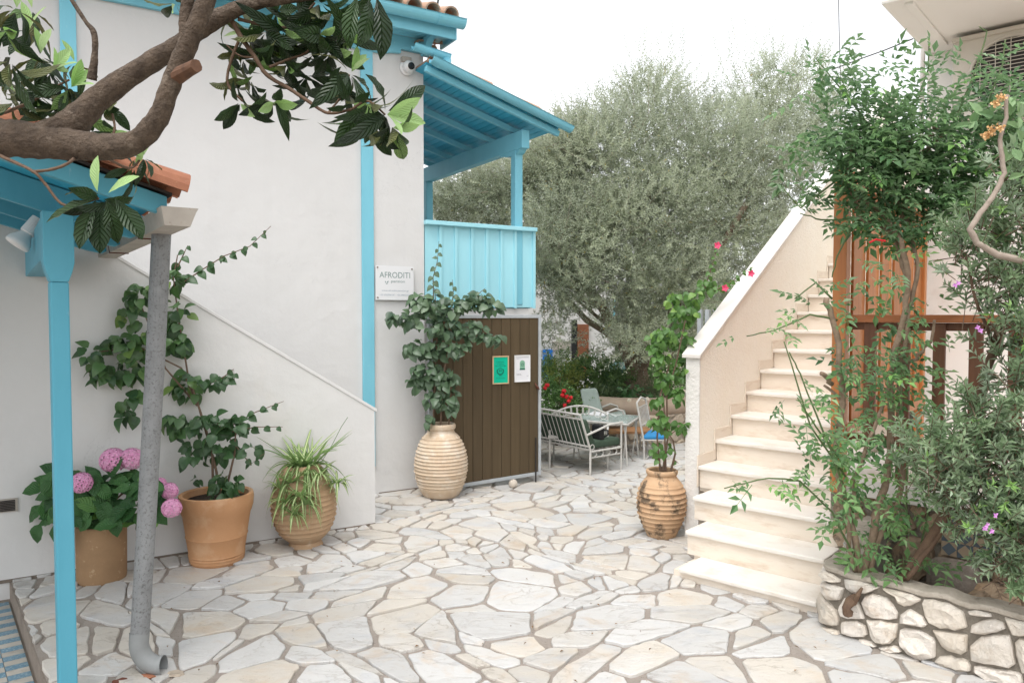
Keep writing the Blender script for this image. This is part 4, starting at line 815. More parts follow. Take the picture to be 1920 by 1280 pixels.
HEX = (np.array([(0, 0, 0), (.42, .25, .06), (.46, .55, .05), (0, 1, -.2), (-.46, .55, .05), (-.42, .25, .06), (0, .5, -.06)]), [(0, 1, 6), (1, 2, 6), (2, 3, 6), (3, 4, 6), (4, 5, 6), (5, 0, 6)], np.array([(.5, 0), (.95, .25), (1, .55), (.5, 1), (0, .55), (.05, .25), (.5, .5)]))
def N_(a): return a/(np.linalg.norm(a, axis=-1, keepdims=True)+1e-9)
def leaves(mb, tm, pos, dr, nm, ln, wd, tint):
    """many leaves in one mesh: tm template with unit length and unit width"""
    V, Fc, UV = tm; pos, dr, nm = map(np.asarray, (pos, dr, nm)); n = len(pos)
    y = N_(dr); x = np.cross(y, nm); x = N_(x); z = np.cross(x, y)
    ln = np.broadcast_to(ln, (n,)); wd = np.broadcast_to(wd, (n,))
    W = pos[:, None, :]+x[:, None, :]*(V[None, :, 0, None]*wd[:, None, None])+y[:, None, :]*(V[None, :, 1, None]*ln[:, None, None])+z[:, None, :]*(V[None, :, 2, None]*ln[:, None, None])
    k = len(V); base = (np.arange(n)*k)[:, None]
    fs = []
    for f in Fc: fs.append(base+np.array(f)[None, :])
    Fs = [tuple(r) for a in fs for r in a.tolist()]
    mb.add(W.reshape(-1, 3), Fs, np.repeat(np.broadcast_to(tint, (n,)), k), np.tile(UV, (n, 1)))
def rdir(n, rng=RN): return N_(rng.normal(size=(n, 3)))
def inball(n, rng=RN): return rdir(n, rng)*(rng.random((n, 1))**(1/3))
def shoots(base, d, L, per, ll, lw, ang, rng=RN, droop=0.0, whorl=2.4, tip=.0, jit=.25):
    """leaf arrays for many straight shoots: returns pos, dir, normal, len, wid, shoot index, t"""
    n = len(base); t = (np.arange(per)+.6)/per; T = np.tile(t, n); I = np.repeat(np.arange(n), per)
    D = d[I]; q = np.cross(D, rdir(n, rng)[I]); q = N_(q); r = np.cross(D, q); ph = np.tile(np.arange(per)*whorl, n)+rng.normal(0, jit, n*per)
    side = q*np.cos(ph)[:, None]+r*np.sin(ph)[:, None]
    pos = base[I]+D*(T*np.asarray(L)[I] if np.ndim(L) else T*L)[:, None]-np.array([0, 0, 1])*(droop*T**2)[:, None]
    dr = N_(D*math.cos(ang)+side*math.sin(ang)+rng.normal(0, .12, (n*per, 3)))
    nm = N_(np.cross(np.cross(dr, D), dr)+rng.normal(0, .2, (n*per, 3)))
    ln = ll*(1-.35*T)*rng.uniform(.75, 1.2, n*per); wd = lw*(1-.3*T)*rng.uniform(.8, 1.2, n*per)
    return pos, dr, nm, ln, wd, I, T
def clumps(lst, dr, rng=RN, dens=1.0):
    """photo ellipses (u, v, ru, rv, depth, n) -> points inside real ellipsoids at that depth"""
    P, C = [], []
    for (u, v, ru, rv, Y, n) in lst:
        c = at(u, v, Y); n = max(1, int(n*dens)); q = inball(n, rng)*vec(ru*Y/F, dr, rv*Y/F); P.append(c+q); C.append(np.tile(c, (n, 1)))
    return np.vstack(P), np.vstack(C)
# ================================================================== POTS
def pot(name, label, mat, cx, yb, hwb, prof, rim_in=.84, ridge=None, tilt=UP, group=None, parts=None, wob=.006, push=0.0, soil=True):
    zf = F*H/(yb-VH); q = gp(cx, yb); r0 = hwb*zf/F; Zc = zf+r0+push; c = at(cx, yb, Zc); c = vec((cx-960)/F*Zc, Zc, 0); k = Zc/F
    zof = lambda y: H-(y-VH)*k
    ybase = VH+H/k; P = [(0, .0)]
    pr = [(h*k, max(zof(y), 0) if i < len(prof)-1 else 0.0) for i, (h, y) in enumerate(prof)][::-1]
    P.append((pr[0][0]*.96, 0)); 
    if ridge:
        z0, z1, dz, am = zof(ridge[0]), zof(ridge[1]), ridge[2]*k, ridge[3]*k; zz = np.arange(pr[0][1]+.004, pr[-1][1], .0045)
        rr = np.interp(zz, [z for _, z in pr], [r for r, _ in pr])
        win = np.clip((z0-zz)/dz, 0, 1)*np.clip((zz-z1)/dz, 0, 1)
        rr = rr+am*win*(np.abs(np.sin(zz/dz*math.pi))**.6*2-1.2)*-1
        P += list(zip(rr, zz))
        # keep a crisp rim
        P += [(r, z) for r, z in pr if z > zz[-1]]
    else: P += pr
    rt_, zt = pr[-1]; P += [(rt_*(1+rim_in)/2, zt+.004), (rt_*rim_in, zt-.004), (rt_*rim_in*.97, zt-.07)]
    o = thing(name, tuple(c), label, 'pot', group); b = MB(); b.lathe(P, c, 64, tilt, wob); obj('body', b, mat, o, smooth=2)
    if soil: b = MB(); b.lathe([(0, zt-.045), (rt_*rim_in*.985, zt-.05)], c, 32, tilt); obj('soil', b, m_soil, o)
    return c, k, zt, rt_
pA = pot('clay_pot', 'plain tan cylindrical clay pot holding the pink hydrangea behind the blue post', m_potdull, 182, 1106, 42, [(42, 985), (43.5, 992), (43, 1040), (42.5, 1085), (41, 1100), (40, 1106)], push=.0)
pB = pot('terracotta_pot', 'wide smooth terracotta flower pot with banded rim beside the drain pipe', m_pot, 401, 1063, 46, [(66, 926), (67, 934), (65.5, 950), (63.5, 956), (62.5, 960), (60.5, 964), (55, 1001), (56, 1004), (54.3, 1008), (50, 1036), (51, 1038.5), (49.6, 1041), (50.3, 1044), (48.8, 1047), (49.3, 1050), (47.5, 1053), (46, 1064)], push=-.10, rim_in=.88)
pC = pot('pithos', 'rounded ribbed tan jar on a small foot overgrown by the spider plant', m_pithc, 569, 1036, 31, [(31, 873), (34, 876), (40, 884), (50, 902), (57, 922), (60.5, 945), (59, 968), (53, 988), (43, 1004), (33, 1013), (28, 1017), (30, 1020), (33, 1026), (32.5, 1033), (31, 1036)], ridge=(878, 1006, 9.2, 1.5), tilt=vec(-.035, 0, 1), group='ribbed clay jars')
pD = pot('pithos', 'tall pale beehive jar with many fine ribs beside the brown gate', m_pith, 826, 941, 23, [(27, 795), (28, 798), (27.5, 803), (24.5, 806), (26, 811), (33, 817), (41, 829), (47, 846), (50, 864), (50, 882), (47, 900), (41, 917), (33, 930), (25, 938), (23, 941)], ridge=(815, 916, 6.3, 1.15), group='ribbed clay jars', push=.03)
pE = pot('pithos', 'blackened ribbed clay jar standing at the foot of the staircase', m_soot, 1243, 1017, 25, [(29, 882), (30, 885), (29, 889), (26.5, 892), (30, 898), (37, 906), (43, 917), (46.5, 935), (46.5, 952), (43, 970), (37, 986), (30, 1000), (25.5, 1010), (25, 1017)], ridge=(904, 1000, 9.0, 1.5), group='ribbed clay jars')
# ------------------------------------------------------------------ hydrangea
m_hyd = leafmat('hydrangea_leaf', (.018, .062, .022), (.06, .16, .045), (.10, .19, .08), .5, .2, veins=.5, young=(.17, .33, .08), obj_rnd=True)
m_pet = mk('pink_petals', (.62, .22, .42), (.74, .40, .58), 40, .7, .1, var=.1)
cA, kA, zA_, rA = pA
hyd = thing('hydrangea', (cA[0], cA[1], zA_), 'pink hydrangea bush with large dark leaves behind the blue post', 'plant')
lm = []
for cu in (.15, .4, .65):
    V, Fc, UV = leaf_tmpl(6, .62, .10, cu, .45, 2, .12); b = MB(); b.add(V, Fc, 0, UV); me = b.mesh('leaf', smooth=True); me.materials.append(m_hyd); lm.append(me)
hc = at(185, 925, cA[1]); rg = np.random.default_rng(21)
b = MB()
for k in range(11):
    a = k*2.4; top = hc+vec(math.cos(a)*.26*rg.uniform(.4, 1), math.sin(a)*.18, rg.uniform(-.05, .14)); b.tube([cA+UP*(zA_-.06), cA+UP*(zA_+.1)+(top-cA-UP*zA_)*vec(.3, .3, .1), top], [.008, .006, .004], 6)
obj('stems', b, m_twig, hyd)
big = [(95,905,200),(110,890,160),(65,915,190),(85,945,200),(95,965,210),(65,1000,250),(60,960,200),(100,880,130),(120,900,60),(165,900,120),(190,900,70),(215,895,40),(205,925,300),(175,915,150),(235,915,20),(225,945,330),(175,945,250),(150,935,200),(240,965,300),(215,985,280),(150,965,250),(195,960,270),(250,930,10),(290,915,20),(300,935,330),(295,965,310),(120,985,250),(105,1000,265),(135,960,220),(240,890,60),(130,930,180),(262,900,60),(160,985,240),(85,925,170),(205,880,80),(270,985,290)]
for (u, v, a) in big+[(rg.uniform(85, 295), rg.uniform(890, 985), rg.uniform(0, 360)) for _ in range(95)]:
    Y = cA[1]-rg.uniform(.02, .26)+(.1 if v < 900 else 0); p = at(u, v, Y); d = vec(math.cos(R(a)), -.45, math.sin(R(a))*.75-.1); nn = vec(rg.normal(0, .25), -.75, .8)
    L = rg.uniform(.12, .185); place('leaf', lm[rg.integers(3)], hyd, p-nrm(d)*L*.45, d, nn, L)
b = MB()
for i in range(90):
    g = (i+.5)/90; th = math.acos(1-2*g*.86); ph = i*2.39996; n_ = vec(math.sin(th)*math.cos(ph), math.sin(th)*math.sin(ph), math.cos(th)); c = n_*(.92+.1*rg.random())
    x = nrm(np.cross(n_, vec(.3, .5, .81))); y = np.cross(n_, x); r0 = rg.uniform(0, 1.5)
    for k in range(4):
        a = r0+k*math.pi/2; u_ = x*math.cos(a)+y*math.sin(a); w_ = -x*math.sin(a)+y*math.cos(a); s_ = .25
        b.add([c, c+u_*s_*.6+w_*s_*.5+n_*.05, c+u_*s_+n_*.02, c+u_*s_*.6-w_*s_*.5+n_*.05], [(0, 3, 2, 1)], rg.random()*.6)
fh = b.mesh('flower_head'); fh.materials.append(m_pet)
for (u, v, r, Y) in ((153, 905, 23, -.22), (212, 863, 27, -.02), (247, 860, 24, -.0), (318, 920, 18, -.1), (322, 952, 21, -.2), (300, 907, 14, -.0), (92, 890, 12, .1)):
    YY = cA[1]+Y; place('flower_head', fh, hyd, at(u, v, YY), vec(.2*rg.normal(), .8, .2), vec(.1*rg.normal(), -.5, .8), r*YY/F*.84)
# ------------------------------------------------------------------ the two dark heart-leaved climbers and the one at the stairs
m_bou = leafmat('heart_leaf', (.022, .060, .026), (.085, .17, .055), (.12, .20, .08), .42, .18, obj_rnd=True, young=(.16, .25, .06), spec=.5)
m_bouD = leafmat('grey_heart_leaf', (.03, .066, .038), (.115, .18, .095), (.14, .21, .12), .4, .18, obj_rnd=True, spec=.55)
m_bouE = leafmat('fresh_heart_leaf', (.045, .115, .03), (.12, .235, .06), (.17, .28, .10), .45, .25, obj_rnd=True, young=(.2, .33, .08))
m_stem = mk('woody_stem', (.17, .11, .075), (.12, .08, .055), 30, .8, .4)
def heart(mat):
    out = []
    for cu in (.1, .35, .6):
        V, Fc, UV = leaf_tmpl(5, .74, .16, cu, .38, 1, .0); b = MB(); b.add(V, Fc, 0, UV); me = b.mesh('leaf', smooth=True); me.materials.append(mat); out.append(me)
    return out
def climber(nm, label, c, zt, stems, cl, shoots_, mat, seed, ll, group=None, maxp=300, dens=1.0, dep=None):
    fx = (lambda L: [[(u, v, dep(u, v, Y)) for u, v, Y in s] for s in L]) if dep else (lambda L: L)
    stems, shoots_ = fx(stems), fx(shoots_); cl = [(u, v, ru, rv, dep(u, v, Y) if dep else Y, int(n*dens)) for u, v, ru, rv, Y, n in cl]
    rg = np.random.default_rng(seed); o = thing(nm, (c[0], c[1], zt), label, 'plant', group); H_ = heart(mat); b = MB(); items = []
    for st in stems:
        P = [at(u, v, Y) for u, v, Y in st]; b.tube(P, np.linspace(.010, .004, len(P)), 6, jit=.2)
    for (u, v, ru, rv, Y, n) in cl:
        cc = at(u, v, Y)
        for k in range(n):
            q = inball(1, rg)[0]; q = q*(.55+.45*abs(q[1])); p = cc+q*vec(ru*Y/F, .11, rv*Y/F); d = nrm(q*vec(1, .6, .5)+vec(rg.normal(0, .4), -.35, -.55+rg.normal(0, .35))); nn = nrm(vec(rg.normal(0, .6), -.55, .75)); items.append((p, d, nn, ll*rg.uniform(.7, 1.25)))
    for sh in shoots_:
        P = np.array([at(u, v, Y) for u, v, Y in sh]); b.tube(P, np.linspace(.006, .002, len(P)), 5)
        seg = np.r_[0, np.cumsum(np.linalg.norm(np.diff(P, axis=0), axis=1))]; tot = seg[-1]; k = 0; s = .03
        while s < tot:
            p = np.array([np.interp(s, seg, P[:, i]) for i in range(3)]); sd_ = 1 if k % 2 else -1; t = s/tot
            items.append((p, nrm(vec(sd_*.75, -.3, -.55+rg.normal(0, .25))), nrm(vec(-sd_*.3+rg.normal(0, .3), -.6, .6)), ll*(1.05-.6*t))); s += ll*.48; k += 1
    obj('stems', b, m_stem, o)
    for p, d, nn, L in items[:maxp]: place('leaf', H_[rg.integers(3)], o, p, d, nn, L)
    if len(items) > maxp:
        V, Fc, UV = leaf_tmpl(5, 1, .16, .3, .38, 1); it = items[maxp:]; bb = MB()
        leaves(bb, (V, Fc, UV), [i[0] for i in it], [i[1] for i in it], [i[2] for i in it], np.array([i[3] for i in it]), np.array([i[3]*.74 for i in it]), rg.random(len(it))); obj('foliage', bb, mat, o, True, kind='stuff')
    return o
cB, kB, zB_, rB = pB; yb = cB[1]; yw = yb+.12
climber('climbing_shrub', 'dark heart-leaved shrub trained up the white wall from the wide terracotta pot', cB, zB_,
  [[(415, 935, yb), (405, 880, yb), (385, 800, yb+.05), (352, 700, yw), (335, 600, yw), (325, 520, yw), (333, 478, yw)], [(400, 935, yb), (398, 850, yb), (372, 760, yw), (340, 690, yw), (260, 650, yw), (180, 660, yw)], [(420, 935, yb), (440, 850, yb), (443, 790, yb)], [(370, 760, yw), (310, 690, yw), (260, 560, yw)]],
  [(255, 555, 26, 22, yw, 12), (283, 540, 20, 14, yw, 8), (245, 590, 30, 30, yw, 16), (225, 645, 45, 30, yw, 24), (172, 662, 28, 20, yw, 10), (190, 695, 38, 26, yw, 16), (250, 690, 40, 36, yw, 22), (285, 640, 30, 40, yw, 20), (330, 590, 22, 40, yw, 20), (325, 520, 17, 34, yw, 14), (335, 640, 26, 36, yw, 18), (355, 720, 38, 40, yw, 22), (330, 790, 40, 34, yb+.05, 20), (248, 745, 20, 26, yw, 10), (240, 775, 22, 14, yw, 7), (390, 800, 44, 40, yb, 26), (440, 790, 34, 22, yb, 14), (405, 710, 24, 22, yw, 9), (365, 850, 34, 36, yb, 16), (410, 845, 30, 30, yb, 12), (425, 905, 42, 22, yb-.1, 20), (410, 935, 30, 12, yb-.15, 8), (365, 905, 14, 14, yb, 3), (470, 840, 14, 22, yb, 5)],
  [[(335, 535, yw), (380, 505, yw), (420, 480, yw), (468, 462, yw), (508, 424, yw)], [(333, 500, yw), (345, 475, yw), (352, 460, yw)], [(390, 720, yw), (415, 710, yw), (438, 692, yw), (440, 712, yw)], [(430, 800, yb), (480, 772, yb), (532, 752, yb)], [(430, 810, yb), (480, 800, yb), (530, 800, yb)], [(405, 790, yb), (470, 870, yb), (495, 850, yb)]], m_bou, 31, .098, dens=1.3, dep=lambda u, v, Y: min(Y, F1.pt(F1.px(u, v)[0], .12, 0)[1]))
cD, kD, zD_, rD = pD; yd = cD[1]-.05
climber('climbing_shrub', 'bushy grey-green climber growing from the pale beehive jar in front of the gate', cD, zD_,
  [[(812, 800, yd), (815, 720, yd), (820, 620, yd), (815, 540, yd)], [(826, 800, yd), (832, 700, yd), (850, 600, yd), (880, 560, yd)], [(841, 800, yd), (846, 720, yd)], [(830, 640, yd), (890, 620, yd), (945, 634, yd)]],
  [(740, 592, 22, 12, yd, 8), (770, 598, 28, 20, yd, 14), (785, 560, 20, 16, yd, 10), (805, 575, 40, 24, yd, 26), (850, 570, 44, 22, yd, 26), (895, 562, 34, 20, yd, 18), (925, 575, 22, 14, yd, 8), (835, 610, 48, 30, yd, 32), (880, 618, 42, 24, yd, 22), (920, 632, 30, 14, yd, 14), (775, 650, 24, 18, yd, 11), (810, 655, 40, 24, yd, 24), (855, 650, 34, 20, yd, 18), (800, 695, 36, 28, yd, 24), (832, 705, 34, 32, yd, 22), (785, 715, 22, 22, yd, 10), (838, 745, 24, 28, yd, 15), (812, 745, 20, 20, yd, 8), (842, 768, 16, 14, yd, 6), (806, 785, 9, 14, yd-.05, 4)],
  [[(813, 560, yd), (812, 520, yd), (820, 490, yd), (823, 452, yd)], [(848, 570, yd), (850, 545, yd), (848, 524, yd)], [(890, 570, yd), (898, 550, yd), (910, 540, yd)]], m_bouD, 32, .097, dens=2.2)
cE, kE, zE_, rE = pE; ye = cE[1]
vineE = climber('climbing_shrub', 'fresh green pink-flowered climber with bare twisted stems growing from the blackened jar', cE, zE_,
  [[(1238, 882, ye), (1232, 820, ye), (1238, 740, ye), (1262, 660, ye)], [(1243, 882, ye), (1252, 820, ye), (1250, 740, ye), (1268, 680, ye), (1285, 600, ye)], [(1248, 882, ye), (1246, 800, ye), (1244, 720, ye)], [(1258, 882, ye), (1266, 850, ye), (1262, 825, ye), (1255, 815, ye)]],
  [(1282, 590, 34, 28, ye+.1, 26), (1262, 560, 20, 18, ye+.15, 9), (1300, 560, 26, 24, ye+.2, 13), (1248, 630, 32, 26, ye, 24), (1280, 640, 26, 34, ye+.1, 22), (1235, 665, 22, 20, ye, 12), (1275, 690, 26, 34, ye+.05, 22), (1245, 710, 22, 24, ye, 14), (1270, 740, 16, 24, ye, 10), (1236, 752, 12, 16, ye, 6), (1230, 790, 10, 18, ye, 5), (1247, 790, 10, 26, ye, 7), (1232, 845, 9, 24, ye, 6), (1250, 840, 9, 20, ye, 5), (1280, 800, 14, 12, ye, 7), (1325, 535, 22, 20, ye+.3, 9), (1228, 640, 18, 22, ye, 9)],
  [[(1255, 815, ye), (1270, 805, ye), (1290, 795, ye)], [(1250, 790, ye), (1235, 782, ye), (1222, 798, ye)], [(1262, 860, ye), (1272, 868, ye)], [(1320, 545, ye+.3), (1335, 500, ye+.3), (1345, 465, ye+.3)], [(1340, 545, ye+.3), (1375, 525, ye+.4), (1412, 500, ye+.4)]], m_bouE, 33, .070, dens=2.2)
m_pinkf = mk('deep_pink_petals', (.74, .05, .16), (.8, .12, .22), 30, .6, 0)
def blossom(u, v, Y, r, mat, label):
    b = MB(); c = at(u, v, Y); 
    for k in range(5):
        a = k*1.2566; d = vec(math.cos(a), -.45, math.sin(a)); leaves(b, HEX, [c], [d], [nrm(vec(-.3*math.cos(a), -1, -.3*math.sin(a)))], r, r*.95, 0.0)
    obj('flower', b, mat, vineE, label=label)
for u, v, l in ((1345, 460, 'deep pink flower topmost against the olive foliage behind the parapet'), (1408, 513, 'deep pink flower leaning over the white stair coping'), (1359, 540, 'small pink flower beside the parapet below the other two')): blossom(u, v, ye+.3, .035, m_pinkf, l)
for k, u in enumerate((1313, 1327)):
    s_ = FS.px(u, 600, -.35); b = MB(); b.bar(FS.pt(s_[0], -.35, 0), FS.pt(s_[0], -.35, FS.px(u, 580, -.35)[1]), .04, .04, A_); solo('metal_post', b, m_steel, ('grey square metal post farther from the parapet', 'grey square metal post touching the parapet foliage')[k], 'post')
# ------------------------------------------------------------------ spider plant
m_spi = leafmat('spider_leaf', (.07, .16, .04), (.16, .28, .08), (.2, .3, .12), .45, .25, stripe=(.50, .54, .30), obj_rnd=True)
cC, kC, zC, rC = pC; sp_o = thing('spider_plant', (cC[0], cC[1], zC), 'variegated spider plant spilling over the rounded ribbed jar', 'plant'); bl = []
for (rise, fall) in ((.9, .5), (.75, 1.1), (.5, 1.3), (.2, 1.4), (1.0, .2)):
    V, UV = [], []; nn = 9
    for i in range(nn+1):
        t = i/nn; y = t*(1-.25*fall*t*.5); z = rise*t-(.9*fall)*t*t; w = .5*min(1, .6+2*t)*(1-t**3)+.003
        for j in (-1, 0, 1): V.append((j*w, y*.85, z*.85+.12*abs(j)*w*.3)); UV.append((.5+.5*j, t))
    Fc = [(3*i+j, 3*i+j+1, 3*i+4+j, 3*i+3+j) for i in range(nn) for j in (0, 1)]; b = MB(); b.add(V, Fc, 0, UV); me = b.mesh('leaf', smooth=True); me.materials.append(m_spi); bl.append(me)
rg = np.random.default_rng(41); fr = vec(0, -1, 0)
def rosette(c, n, L, lo=0):
    for k in range(n):
        a = k*2.4+rg.normal(0, .2); d = vec(math.cos(a), math.sin(a), 0); l = L*rg.uniform(.55, 1.15); place('leaf', bl[rg.integers(lo, 5) if rg.random() < .75 else 0] if lo else bl[(0, 4, 1, 2)[rg.choice(4, p=[.38, .3, .2, .12])]], sp_o, c+d*.012, d, UP, .023*rg.uniform(.8, 1.2), l, l)
topC = vec(cC[0], cC[1], zC-.02)
rosette(topC+vec(-.03, -.03, 0), 44, .40); rosette(topC+vec(.05, .0, 0), 36, .42)
for (u, v, n, L, dy) in ((545, 905, 22, .22, -.20), (562, 930, 26, .22, -.26), (535, 940, 22, .2, -.25), (575, 945, 20, .18, -.27), (552, 965, 24, .17, -.28), (600, 890, 16, .2, -.12), (632, 905, 24, .17, -.08), (525, 915, 14, .2, -.18)): rosette(at(u, v, cC[1]+dy), n, L, 1)
for k in range(14): 
    a = rg.uniform(-2.8, -.3); d = vec(math.cos(a), math.sin(a), 0); place('leaf', bl[3], sp_o, topC+d*.10, d, UP, .018, .32, .40)
for P in ([(600, 870), (622, 835), (640, 800), (652, 782)], [(585, 870), (618, 880), (632, 900)]):
    b = MB(); b.tube([at(u, v, cC[1]-.03*i) for i, (u, v) in enumerate(P)], .0022, 5); obj('runner', b, m_spi, sp_o)
# ================================================================== LOQUAT TREE (foreground)
m_loq = leafmat('loquat_leaf', (.014, .030, .015), (.04, .085, .025), (.13, .145, .05), .38, .12, veins=1.0, young=(.27, .46, .13), obj_rnd=True, spec=.5)
m_loqy = leafmat('young_loquat_leaf', (.23, .42, .12), (.38, .56, .24), (.42, .55, .3), .6, .3, veins=.5, obj_rnd=True)
YL = 2.55; tp = vec(-2.35, 2.75, 0)
loq = thing('loquat_tree', tuple(tp), 'loquat tree reaching in from the left with bare brown limbs and large leaves', 'tree')
def limb(P, nm='limb', mat=m_bark, n=12, jit=.12):
    pts = np.array([at(u, v, Y) if Y else tp+UP*v for u, v, r, Y in P]); rad = np.array([r*.92*(Y or YL)/F for u, v, r, Y in P]); m = len(P); ts = np.linspace(0, m-1, (m-1)*7+1); q = []
    for t in ts:
        i = min(int(t), m-2); f = t-i; p0, p1, p2, p3 = pts[max(i-1, 0)], pts[i], pts[i+1], pts[min(i+2, m-1)]
        q.append(.5*((2*p1)+(p2-p0)*f+(2*p0-5*p1+4*p2-p3)*f*f+(3*p1-p0-3*p2+p3)*f**3))
    rr = np.interp(ts, range(m), rad)*np.array([1+.09*noise.noise(Vector((t*1.3, P[0][0], 0))) for t in ts]); b = MB(); b.tube(q, rr, n, jit=jit); return obj(nm, b, mat, loq, smooth=True)
limb([(0, 0, 60, 0), (0, .9, 54, 0), (-330, 330, 50, YL+.1), (-120, 250, 40, YL), (0, 258, 37, YL), (70, 264, 36, YL), (140, 272, 30, YL), (205, 276, 26, YL-.02), (258, 264, 23, YL-.04), (296, 222, 20, YL-.06), (318, 165, 19, YL-.07), (345, 100, 19, YL-.08), (372, 40, 18, YL-.1), (400, -40, 17, YL-.1)], 'trunk')
limb([(60, 262, 30, YL), (128, 238, 30, YL+.03), (185, 185, 25, YL+.06), (250, 138, 21, YL+.09), (330, 88, 19, YL+.1), (395, 42, 18, YL+.1), (470, 8, 14, YL+.1), (560, -8, 13, YL+.1), (660, -14, 11, YL+.1), (740, -6, 8, YL+.1)])
limb([(352, 75, 14, YL-.09), (348, 40, 13, YL-.09), (356, -30, 12, YL-.09)])
limb([(172, 150, 10, YL+.05), (178, 100, 6, YL+.04), (176, 62, 6, YL+.04), (160, 40, 4, YL+.04), (128, -10, 4, YL+.04)], 'twig', m_bark, 8)
b = MB(); c = at(334, 142, YL-.08); e = at(368, 123, YL-.15); b.tube([c, c+(e-c)*.6, e], [14*YL/F, 12*YL/F, 11*YL/F], 12, jit=.2); obj('sawn_stub', b, m_cut, loq)
lq = []
for i, (cu, wv, wd) in enumerate(((.12, .10, .40), (.35, .14, .37), (.62, .12, .34), (.95, .1, .33))):
    V, Fc, UV = leaf_tmpl(9, wd, .13, cu, .58, 2, wv); b = MB(); b.add(V, Fc, 0, UV); me = b.mesh('leaf', smooth=True); me.materials.append(m_loq); lq.append(me)
V, Fc, UV = leaf_tmpl(7, .34, .18, .15, .55, 2, .05); b = MB(); b.add(V, Fc, 0, UV); lqy = b.mesh('young_leaf', smooth=True); lqy.materials.append(m_loqy)
rg = np.random.default_rng(51)
def whorl(u, v, Y, ang, n, L=.17, young=0, spread=(55, 115), hang=.85):
    c = at(u, v, Y); a = R(ang); axd = nrm(vec(math.cos(a), -.25, math.sin(a))); x = nrm(np.cross(axd, vec(0, 1, .2))); y = np.cross(axd, x)
    for k in range(n):
        ph = k*2*math.pi/n+rg.normal(0, .25); s_ = R(rg.uniform(*spread)); d = axd*math.cos(s_)+(x*math.cos(ph)+y*math.sin(ph))*math.sin(s_); d = nrm(d-UP*hang*rg.uniform(.4, 1.3)); nn = nrm(axd*.8+UP*.35+rdir(1, rg)[0]*.35)
        l = L*.9*rg.uniform(.6, 1.15); place('leaf', lq[rg.integers(4)], loq, c+d*.012, d, nn, l*rg.uniform(.8, 1), l, l)
    for k in range(young):
        ph = k*2.2+rg.random(); d = nrm(axd+UP*.55+(x*math.cos(ph)+y*math.sin(ph))*.5); nn = nrm((x*math.cos(ph)+y*math.sin(ph))*-1+vec(0, -.6, .1)); place('young_leaf', lqy, loq, c+axd*.01, d, nn, L*rg.uniform(.55, .8))
def twig(P, r0=5, r1=2.5):
    r0, r1 = r0*.8, r1*.8
    m = len(P); limb([(u, v, r0+(r1-r0)*i/(m-1), Y) for i, (u, v, Y) in enumerate(P)], 'twig', m_twig, 7, .25)
Yr = YL+.12
twig([(430, 30, Yr), (452, 70, Yr), (478, 108, Yr), (500, 140, Yr), (540, 165, Yr-.02), (575, 188, Yr-.04), (615, 212, Yr-.06), (660, 205, Yr-.08)], 6.5, 3.5)
twig([(446, 36, Yr), (490, 46, Yr+.02), (535, 52, Yr+.04), (570, 30, Yr+.04), (590, 5, Yr+.04)], 5, 3); twig([(450, 70, Yr), (430, 125, Yr), (428, 160, Yr), (455, 190, Yr)], 4, 3)
twig([(505, 126, Yr), (540, 112, Yr+.03), (575, 98, Yr+.05), (600, 65, Yr+.05)], 3.5, 2.5); twig([(660, 205, Yr-.08), (690, 190, Yr-.1), (722, 215, Yr-.12)], 3.5, 2.5); twig([(615, 212, Yr-.06), (640, 180, Yr), (655, 140, Yr)], 3, 2.5); twig([(480, 108, Yr), (450, 105, Yr), (425, 85, Yr)], 3, 2)
for a in ((452, 190, Yr, 265, 7, .135, 1), (512, 188, Yr, 285, 9, .15, 2), (500, 60, Yr+.04, 250, 8, .15, 0), (470, 62, Yr+.08, 200, 7, .14, 1), (455, 110, Yr+.06, 190, 6, .12, 0), (535, 55, Yr+.05, 270, 7, .16, 1), (598, 62, Yr+.05, 300, 8, .17, 1), (560, 25, Yr+.1, 250, 7, .16, 1), (625, 20, Yr+.08, 270, 8, .17, 1), (655, 138, Yr, 30, 9, .165, 3), (640, 60, Yr+.1, 280, 6, .16, 1), (662, 190, Yr-.06, 280, 7, .17, 1), (690, 190, Yr-.1, 290, 7, .18, 0), (722, 212, Yr-.12, 320, 8, .18, 3), (520, 20, Yr+.12, 260, 6, .15, 1), (590, 100, Yr+.08, 260, 5, .14, 0), (440, 150, Yr+.03, 230, 5, .11, 0), (600, 5, Yr+.02, 280, 6, .17, 0), (480, 25, Yr+.15, 240, 6, .13, 1)): whorl(*a)
for (u, v, d, nn, L) in ((672, -8, vec(-.35, -.2, -1), vec(-.3, -.9, .2), .19), (705, -6, vec(.3, -.1, -1), vec(.6, -.7, .3), .22), (692, -2, vec(.15, -.5, -1), vec(.8, -.5, .2), .20)): place('leaf', lq[1], loq, at(u, v, YL+.06), d, nn, L)
for a in ((430, 95, Yr+.1, 215, 6, .13, 0), (470, 150, Yr+.05, 240, 7, .14, 0), (540, 120, Yr+.05, 265, 7, .15, 1), (575, 140, Yr+.1, 275, 7, .15, 0), (620, 95, Yr+.1, 285, 8, .16, 1), (490, 95, Yr+.1, 255, 7, .15, 1), (520, 70, Yr, 265, 7, .16, 0), (690, 235, Yr-.05, 285, 7, .17, 0), (655, 175, Yr+.05, 265, 7, .165, 0), (735, 235, Yr-.1, 295, 6, .17, 1), (570, 55, Yr+.15, 270, 7, .16, 1), (635, 160, Yr+.1, 250, 6, .15, 0)): whorl(*a)
Yb = YL+.35                                           # leaves behind the limbs, upper left
